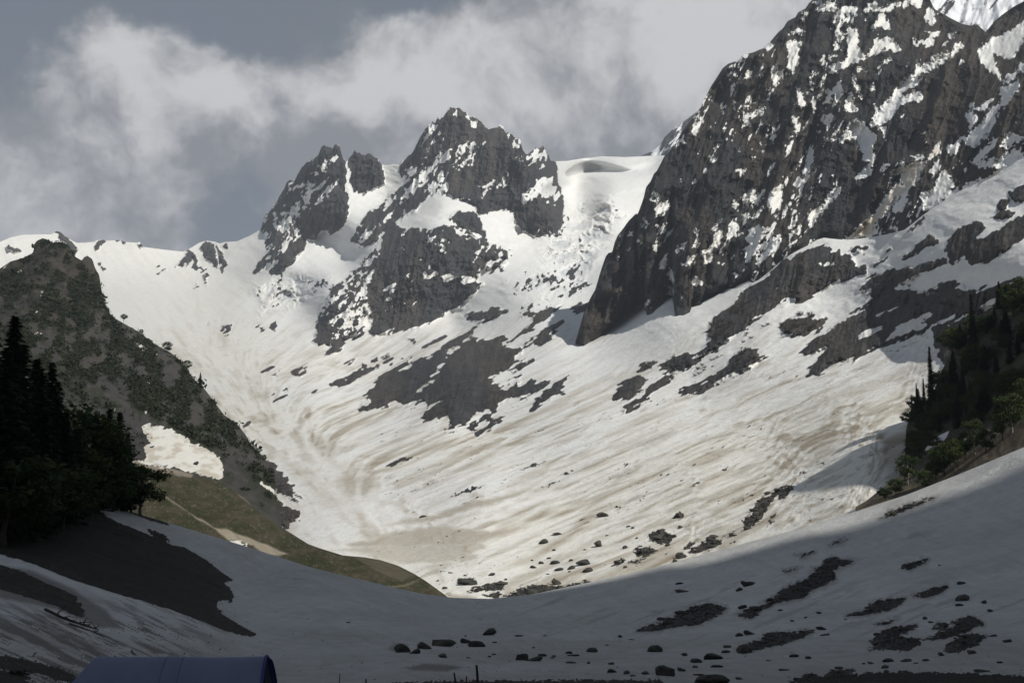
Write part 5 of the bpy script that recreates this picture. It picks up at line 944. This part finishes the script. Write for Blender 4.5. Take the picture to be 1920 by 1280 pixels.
def boulder(px, py, w, h, ground, label, group, name='boulder', k=None):
    """px centre, py bottom edge, size in photo pixels"""
    loc = ground(px, py-.12*h); s_ = loc[1]/F; k = int(rng.integers(9)) if k is None else k
    o = link(name, STONES[k], M_STONE); W_ = w*s_*1.08; H_ = h*s_*1.22
    o.location = tuple(loc-np.array([0, 0, H_*.30])); o.scale = (W_, W_*rng.uniform(.7, .95), H_); o.rotation_euler = (rng.uniform(-.12, .12), rng.uniform(-.12, .12), rng.choice([0, math.pi])+rng.uniform(-.5, .5))
    return tag(o, label, 'rock', group)
SHADE_B = 'boulders on the shaded snow'; SUN_B = 'rocks on the sunlit valley floor'
SMALL_MID = 'small dark stone on the shaded snow in the lower middle'; SMALL_R = 'small dark stone on the shaded snow at the lower right'
for V_, sc, lst in [((600, 1140), 4.8, [(1535, 210, 130, 75, 'pointed boulder alone on the snow above the middle rock row'), (1785, 243, 80, 20, 'flat stone right of the pointed boulder'), (1140, 300, 250, 110, 'largest rounded boulder of the middle rock row'), (940, 338, 140, 74, 'humped boulder left of the largest one in the middle row'), (750, 362, 140, 90, 'dirt-ringed boulder at the left end of the middle rock row'),
        (1310, 292, 95, 62, 'squat boulder just right of the largest one in the middle row'), (1400, 322, 150, 60, 'long low boulder at the right end of the middle rock row'), (1115, 425, 95, 42, 'rough stone in front of the middle rock row'), (1565, 300, 60, 16, SMALL_MID), (1310, 245, 25, 14, SMALL_MID), (1565, 410, 50, 16, SMALL_MID), (1520, 433, 35, 18, SMALL_MID), (1335, 443, 50, 12, SMALL_MID), (255, 128, 40, 12, SMALL_MID), (860, 385, 120, 50, 'broken rock between the dirt-ringed boulder and the humped one')]),
    ((960, 1140), 4.364, [(85, 395, 105, 76, 'round boulder with a flat one leaning on its right side'), (190, 412, 130, 48, 'flat boulder leaning on the round boulder'), (255, 382, 70, 25, 'small slab behind the flat leaning boulder'), (465, 360, 68, 26, 'stone on top of the small two-stone pile'), (500, 381, 95, 20, 'flat stone under the small two-stone pile'), (660, 340, 98, 42, 'sharp-edged stone right of the two-stone pile'), (485, 440, 90, 15, SMALL_MID), (628, 445, 36, 20, SMALL_MID), (805, 445, 52, 28, SMALL_MID),
        (1170, 328, 140, 68, 'smooth domed boulder above the tallest boulder'), (1222, 490, 185, 145, 'tallest dark boulder near the bottom of the picture'), (1100, 525, 78, 30, 'flat stone at the left foot of the tallest boulder'), (1390, 497, 72, 44, 'pale-topped stone right of the tallest boulder'), (940, 525, 58, 32, SMALL_MID), (805, 510, 88, 38, 'dark wedge-shaped stone left of the tallest boulder'), (990, 545, 60, 15, SMALL_MID), (1415, 373, 66, 30, 'peaked stone between the domed boulder and the lumpy pair'),
        (1640, 390, 165, 58, 'lumpy double boulder right of the domed one'), (1505, 430, 98, 38, 'flat-topped stone below the lumpy double boulder'), (1495, 472, 46, 24, SMALL_MID), (1680, 474, 112, 24, 'long flat stone under the lumpy double boulder'), (1540, 538, 110, 26, 'thin slab near the bottom right of the tallest boulder'), (1630, 585, 300, 80, 'broad mossy boulder at the bottom picture edge'), (1855, 572, 56, 26, SMALL_R), (1750, 305, 76, 38, 'knobbly stone above the lumpy double boulder'), (1745, 355, 72, 24, SMALL_R), (1860, 217, 62, 34, 'stone at the left foot of the long rubble streak'),
        (1895, 335, 120, 72, 'dark block at the left end of the second rubble streak'), (270, 222, 36, 12, SMALL_MID), (885, 228, 42, 24, SMALL_MID), (1225, 82, 92, 32, 'stone just above the left tail of the first rubble streak'), (178, 322, 36, 11, SMALL_MID), (325, 405, 46, 11, SMALL_MID), (345, 388, 46, 12, SMALL_MID), (970, 255, 60, 12, SMALL_MID), (775, 295, 30, 12, SMALL_MID)]),
    ((1400, 1040), 3.692, [(20, 190, 75, 36, 'oval stone left of the long rubble streak'), (515, 505, 78, 26, 'stone at the right tail of the second rubble streak'), (320, 695, 78, 28, SMALL_R), (145, 728, 42, 13, SMALL_R), (425, 712, 42, 21, SMALL_R), (260, 788, 72, 19, 'flat stone low on the right near the dark earth'), (495, 400, 42, 17, SMALL_R), (405, 433, 32, 13, SMALL_R), (315, 452, 32, 13, SMALL_R), (230, 378, 36, 15, SMALL_R), (1480, 190, 66, 32, 'stone at the upper end of the narrow right rubble streak'), (1490, 295, 98, 48, 'forked boulder right of the narrow rubble streak'),
        (1475, 345, 62, 21, 'flat stone just below the forked boulder'), (1645, 322, 46, 27, SMALL_R), (1680, 383, 46, 23, SMALL_R), (1235, 437, 36, 26, SMALL_R), (1800, 592, 66, 31, 'largest stone near the right edge beside the double rubble patch'), (1710, 556, 52, 19, SMALL_R), (980, 728, 82, 29, 'flat stone in the lowest row of stones on the right'), (1105, 730, 82, 21, 'long stone in the middle of the lowest row on the right'), (1240, 725, 52, 19, SMALL_R), (1178, 748, 42, 13, SMALL_R), (950, 775, 62, 26, 'domed stone standing lowest above the dark earth on the right'), (810, 748, 27, 15, SMALL_R), (865, 748, 52, 15, SMALL_R),
        (1755, 742, 42, 15, SMALL_R), (1610, 800, 132, 36, 'low boulder on the edge of the dark earth at the lower right'), (1345, 685, 46, 31, SMALL_R), (1555, 672, 62, 36, 'rough stone under the lowest rubble patch on the right'), (690, 440, 26, 11, SMALL_R), (1275, 460, 42, 15, SMALL_R), (1330, 70, 27, 13, SMALL_R), (640, 780, 62, 26, 'stone on the lowest left rubble streak beside the dark earth'), (545, 550, 70, 15, SMALL_R)]),
    ((1200, 860), 2.667, [(540, 620, 76, 30, 'triangular stone high on the shaded slope'), (490, 650, 42, 23, SMALL_R), (200, 655, 78, 21, 'long thin stone high on the left of the shaded slope'), (520, 738, 56, 23, SMALL_R), (200, 622, 40, 10, SMALL_R), (545, 865, 52, 31, SMALL_R), (495, 880, 36, 19, SMALL_R), (110, 797, 50, 15, SMALL_R)])]:
    for x, y, w, h, lab in lst: boulder(V_[0]+x/sc, V_[1]+(y+h/2)/sc, w/sc, h/sc, on_bowl, lab, SHADE_B)
TINY = 'small dark rock scattered on the sunlit valley floor'
for x, y, w, h, lab in [(1325, 175, 92, 40, 'dark rock alone on the sunlit snow above the others'), (1428, 120, 30, 17, TINY), (985, 318, 90, 22, 'flat dark rock on the sunlit snow above the tan dust'), (878, 378, 76, 42, 'slanting dark rock below the flat one on the sunlit snow'), (1288, 395, 72, 56, 'pointed dark rock on the sunlit snow left of the rubble field'), (968, 535, 72, 30, 'oblong rock left of the big slab on the sunlit snow'), (1185, 533, 128, 44, 'big rectangular slab on the sunlit valley floor'), (1090, 575, 62, 30, 'rock under the left end of the big slab'),
        (1210, 590, 84, 42, 'jagged rock under the big slab'), (992, 588, 76, 24, 'low rock below the oblong one on the sunlit snow'), (860, 535, 42, 23, TINY), (800, 570, 56, 23, TINY), (955, 443, 32, 17, TINY), (922, 497, 40, 21, TINY), (1080, 520, 46, 19, TINY), (300, 680, 155, 54, 'large dark boulder just above the lip near the grassy foot'), (975, 680, 78, 48, 'dark boulder on the tan snow just above the shaded lip'), (488, 622, 52, 23, 'rock above the long rubble band near the lip'), (590, 663, 30, 15, TINY), (290, 632, 32, 11, TINY), (140, 726, 42, 19, TINY), (1490, 415, 46, 31, TINY), (1510, 262, 36, 13, TINY), (1545, 278, 26, 15, TINY),
        (1890, 180, 72, 50, 'dark rock at the upper right of the sunlit rubble'), (1900, 268, 42, 26, TINY), (1900, 480, 82, 52, 'dark rock where the sunlit rubble meets the shadow'), (1855, 525, 46, 26, TINY), (1575, 355, 26, 13, TINY), (1355, 335, 26, 9, TINY), (795, 517, 21, 13, TINY), (1490, 570, 32, 23, TINY), (1190, 443, 30, 9, TINY), (1070, 600, 26, 11, TINY), (180, 612, 46, 9, TINY), (85, 670, 27, 13, TINY), (905, 618, 32, 9, TINY), (960, 655, 22, 11, TINY), (-27, 187, 55, 20, 'lone rock on the tan dust in the middle of the valley floor'), (1800, 330, 60, 40, TINY), (1720, 320, 50, 30, TINY), (1620, 450, 90, 50, 'dark block at the heart of the sunlit rubble')]:
    boulder(800+x/4, 920+(y+h/2)/4, w/4, h/4, on_valley, lab, SUN_B)
boulder(*[240+678/5.333, 780+492/5.333, 10.5, 8.5], lambda px, py: at(px, py, float(hD(px, py))), 'round boulder on the snow patch of the left hill', 'rocks on the left hill')
def rubble(name, polys, ground, count, size, label):
    S = Soup(); r = rng; k = 0; areas = np.array([max(1, (np.ptp(np.array(q)[:, 0])*np.ptp(np.array(q)[:, 1]))) for q in polys]); pr = areas/areas.sum(); shp = [stone_shape(90+i, IV0) for i in range(6)]; tries = 0
    while k < count and tries < count*12:
        tries += 1; q = np.array(polys[int(r.choice(len(polys), p=pr))]); px = r.uniform(q[:, 0].min()-4, q[:, 0].max()+4); py = r.uniform(q[:, 1].min()-2, q[:, 1].max()+2)
        if sdf_poly(np.array([px]), np.array([py]), q)[0] < -1.2*abs(r.normal()): continue
        loc = ground(px, py); w = size*r.lognormal(0, .6)*loc[1]/F
        a = r.uniform(0, 6.28); R_ = np.array([[math.cos(a), -math.sin(a), 0], [math.sin(a), math.cos(a), 0], [0, 0, 1]])
        S.add((shp[k % 6]*np.array([w*1.4, w, w*.55]))@R_.T+loc-np.array([0, 0, w*.2]), IT0); k += 1
    tag(link(name, S.mesh(name), M_STONE), label, 'rubble', kind='stuff')
rubble('stone_rubble', G_RUBBLE, on_bowl, 3600, 3.0, 'dark stone rubble melting out of the shaded snow')
rubble('valley_rubble', SUNLIT_RUBBLE[:19], on_valley, 1100, 3.2, 'dark rubble lying on the sunlit valley floor')

# ------------------------------------------------------------------ camp at the bottom edge
M_TENT = simple_material('tent_cloth', (.135, .145, .225), (.155, .168, .255), 1.4, .6, .15, spec=.35)
M_TENTIN = simple_material('tent_inner_shade', (.018, .018, .022), (.03, .03, .036), 3.0, .9)  # near-black cloth for the unlit inside of the tent
M_HEM = simple_material('tent_hem', (.035, .045, .16), (.05, .06, .2), 5.0, .6)
M_WOOD = simple_material('weathered_wood', (.03, .024, .02), (.065, .05, .04), 14.0, .9, .4)
M_REDWOOD = simple_material('red_painted_wood', (.12, .03, .03), (.2, .05, .045), 14.0, .8, .3)
YT = 17.6
g0 = on_bowl(330, 1385)
p_l = at(183, 1229.5, YT); p_r = at(498, 1231, YT); zr = float(p_l[2]); zg = float(g0[2])-.05
T = empty('tent', (float(p_l[0]+p_r[0])/2, YT, zg)); tag(T, 'dark blue ridge tent cut by the bottom picture edge', 'tent')
ht = zr-zg; half = float(p_r[0]-p_l[0])/2; nu, nv = 61, 33
u = np.linspace(0, 1, nu); v = np.linspace(-1, 1, nv); UU, VV = np.meshgrid(u, v)
prof_z = ht*(1-np.abs(VV)**1.75)                                   # cloth falls from the ridge and swells to the hem
hip = sstep(0, .001+.16*1.0, UU)
X = -half+UU*2*half-(1-prof_z/ht)*.62*(1-UU)**6+(1-prof_z/ht)*.05*UU; Yv = VV*.72
fold = .05*np.exp(-((UU-.80)/.012)**2)*0+np.exp(-((UU-.30)/.02)**2)*.012+np.exp(-((UU-.66)/.025)**2)*.012+np.exp(-((UU-.86)/.012)**2)*.010+np.exp(-((UU-.42)/.012)**2)*.016+np.exp(-((UU-.51)/.016)**2)*.022+np.exp(-((UU-.545)/.01)**2)*.014+(fbm(UU*9, VV*2.2, 701, 3)-.5)*.035
Zv = prof_z-fold*np.clip(1-prof_z/ht+.15, 0, 1)*1.6-.012*np.sin(UU*math.pi)*(prof_z/ht)+.010*np.exp(-((UU-.45)/.2)**2)
Yv = Yv-fold*.9*np.sign(VV+1e-6)*np.clip(np.abs(VV)*3, 0, 1)
link('canopy', mesh_np('canopy', np.stack([X, Yv, Zv], -1), grid_quads(nv, nu)), M_TENT, T)
# left end wall
vv = v; e = [(float(X[k, 0]), float(Yv[k, 0]), float(Zv[k, 0])) for k in range(nv)]; bot = [(-half-.64, float(Yv[k, 0])*.8, 0.0) for k in range(nv)]
link('end_wall', mesh_np('end_wall', np.array([e, bot]), grid_quads(2, nv)), M_TENT, T)
# right end: dark panel set back in the opening, standing in for the shade inside, with a hem standing round it
xe = float(X[nv//2, -1]); e = np.array([(float(X[k, -1])-.10, float(Yv[k, -1])*.97, float(Zv[k, -1])*.985) for k in range(nv)]); b = e.copy(); b[:, 2] = 0
link('doorway', mesh_np('doorway', np.array([e, b]), grid_quads(2, nv)), M_TENTIN, T)
S = Soup(); S.tube([(float(X[k, -1])+.012, float(Yv[k, -1])*1.0, float(Zv[k, -1])+.004) for k in range(nv)], .022, 6); link('hem', S.mesh('hem', True), M_HEM, T)
fl = np.array([[(float(X[k, -1])+o, float(Yv[k, -1]), float(Zv[k, -1])*(1-.02*j)) for k in range(nv//2, nv)] for j, o in enumerate((0, .05, .075))])
link('door_flap', mesh_np('door_flap', fl, grid_quads(3, nv-nv//2)), M_HEM, T)

for u_ in (.42, .52):  # thin lines added to stand in for creases in the cloth
    k_ = int(u_*(nu-1)); S = Soup(); S.tube([(float(X[k, k_]), float(Yv[k, k_]), float(Zv[k, k_])+.003) for k in range(nv)], .003, 4); link('crease_line', S.mesh('crease_line', True), M_HEM, T)
def stake(px, top, base, Y, wpx, label, mat=M_WOOD, lean=0.0):
    b_ = at(px+lean, base, Y); t_ = at(px, top, Y); S = Soup(); r0 = wpx*Y/F*.5
    mid = (b_+t_)/2-b_+np.array([r0*.3, 0, 0]); S.tube([np.zeros(3)-np.array([0, 0, .15]), mid, t_-b_, t_-b_+np.array([0, 0, r0*.2])], [r0*1.15, r0, r0*.85, r0*.3], 8)
    o = link('stake', S.mesh('stake'), mat); o.location = tuple(b_); tag(o, label, 'stake', 'stakes at the camp')
def gy(px, base): return float(on_bowl(px, base)[1])
stake(893.5, 1246, 1292, 30, 5.2, 'tallest dark wooden stake at the bottom edge', lean=2); stake(851.5, 1260, 1292, 30, 3.6, 'leaning thin stake left of the tallest stake', lean=3.5); stake(874.5, 1267, 1292, 30, 3.2, 'short reddish stake between the two dark stakes', M_REDWOOD)
stake(686, 1272, 1296, 29, 3.2, 'short stub of a stake well left of the others'); stake(637.5, 1262, 1282, 34, 1.6, 'thin wire-like stake nearest the tent', lean=-2); stake(1905, 1251, 1262, 38, 1.6, 'tiny thin stake at the right picture edge', lean=-1)
def branch(name, pts, rad, twigs, label):
    W_ = [on_bowl(*p)+np.array([0, 0, rad*.8]) for p in pts]; S = Soup(); base = W_[0].copy(); Wl = np.array(W_)-base
    S.tube(Wl, np.linspace(rad, rad*.35, len(Wl)), 7); o = link(name, S.mesh(name, True), M_WOOD); o.location = tuple(base); tag(o, label, 'branch', 'dead wood on the snow')
    for i in range(twigs):
        t = rng.uniform(.25, .98)*(len(Wl)-1); a = int(t); p = Wl[a]+(Wl[min(a+1, len(Wl)-1)]-Wl[a])*(t-a); d = unit(Wl[-1]-Wl[0])+rng.normal(0, .5, 3); d[2] = abs(d[2])*.5; ln = rng.uniform(.3, .9)*rad*12
        S2 = Soup(); S2.tube([p, p+unit(d)*ln*.5+np.array([0, 0, .02]), p+unit(d+rng.normal(0, .2, 3))*ln], [rad*.35, rad*.22, rad*.08], 5); link('twig', S2.mesh('twig', True), M_WOOD, o)
branch('dead_branch', W5([(420, 612), (480, 640), (560, 680), (640, 712), (740, 742), (830, 775), (905, 800)]), .075, 16, 'long dead branch with twigs lying on the dirty snow at left')
branch('dead_branch', W5([(640, 735), (740, 770), (830, 805), (940, 845)]), .04, 7, 'thin dead branch just below the long one')
branch('dead_branch', W5([(100, 1185), (180, 1198), (265, 1215)]), .06, 4, 'dark stick at the lower left corner')
branch('dead_branch', W5([(1215, 985), (1235, 1010), (1250, 1022)]), .03, 2, 'short twig on the snow just above the tent')
HAZE_DENSITY = 8e-5
# ------------------------------------------------------------------ haze: pale mountain air round the whole scene
hm = bpy.data.materials.new('haze'); hm.use_nodes = True; t = NT(hm.node_tree); t.n.clear()
pv = t.node('ShaderNodeVolumePrincipled'); pv.inputs['Color'].default_value = (0.80, 0.88, 1.0, 1); pv.inputs['Density'].default_value = HAZE_DENSITY
pv.inputs['Anisotropy'].default_value = 0.0
t.l.new(pv.outputs[0], t.node('ShaderNodeOutputMaterial').inputs['Volume'])
x0, x1, y0, y1, z0, z1 = -6800, 6800, -3300, 7800, -80, 1750
hv = [(x, y, z) for z in (z0, z1) for y in (y0, y1) for x in (x0, x1)]
hme = bpy.data.meshes.new('haze'); hme.from_pydata(hv, [], [(0, 2, 3, 1), (4, 5, 7, 6), (0, 1, 5, 4), (2, 6, 7, 3), (0, 4, 6, 2), (1, 3, 7, 5)])
tag(link('haze', hme, hm), 'thin blue mountain haze softening the far peaks', 'haze', kind='stuff')
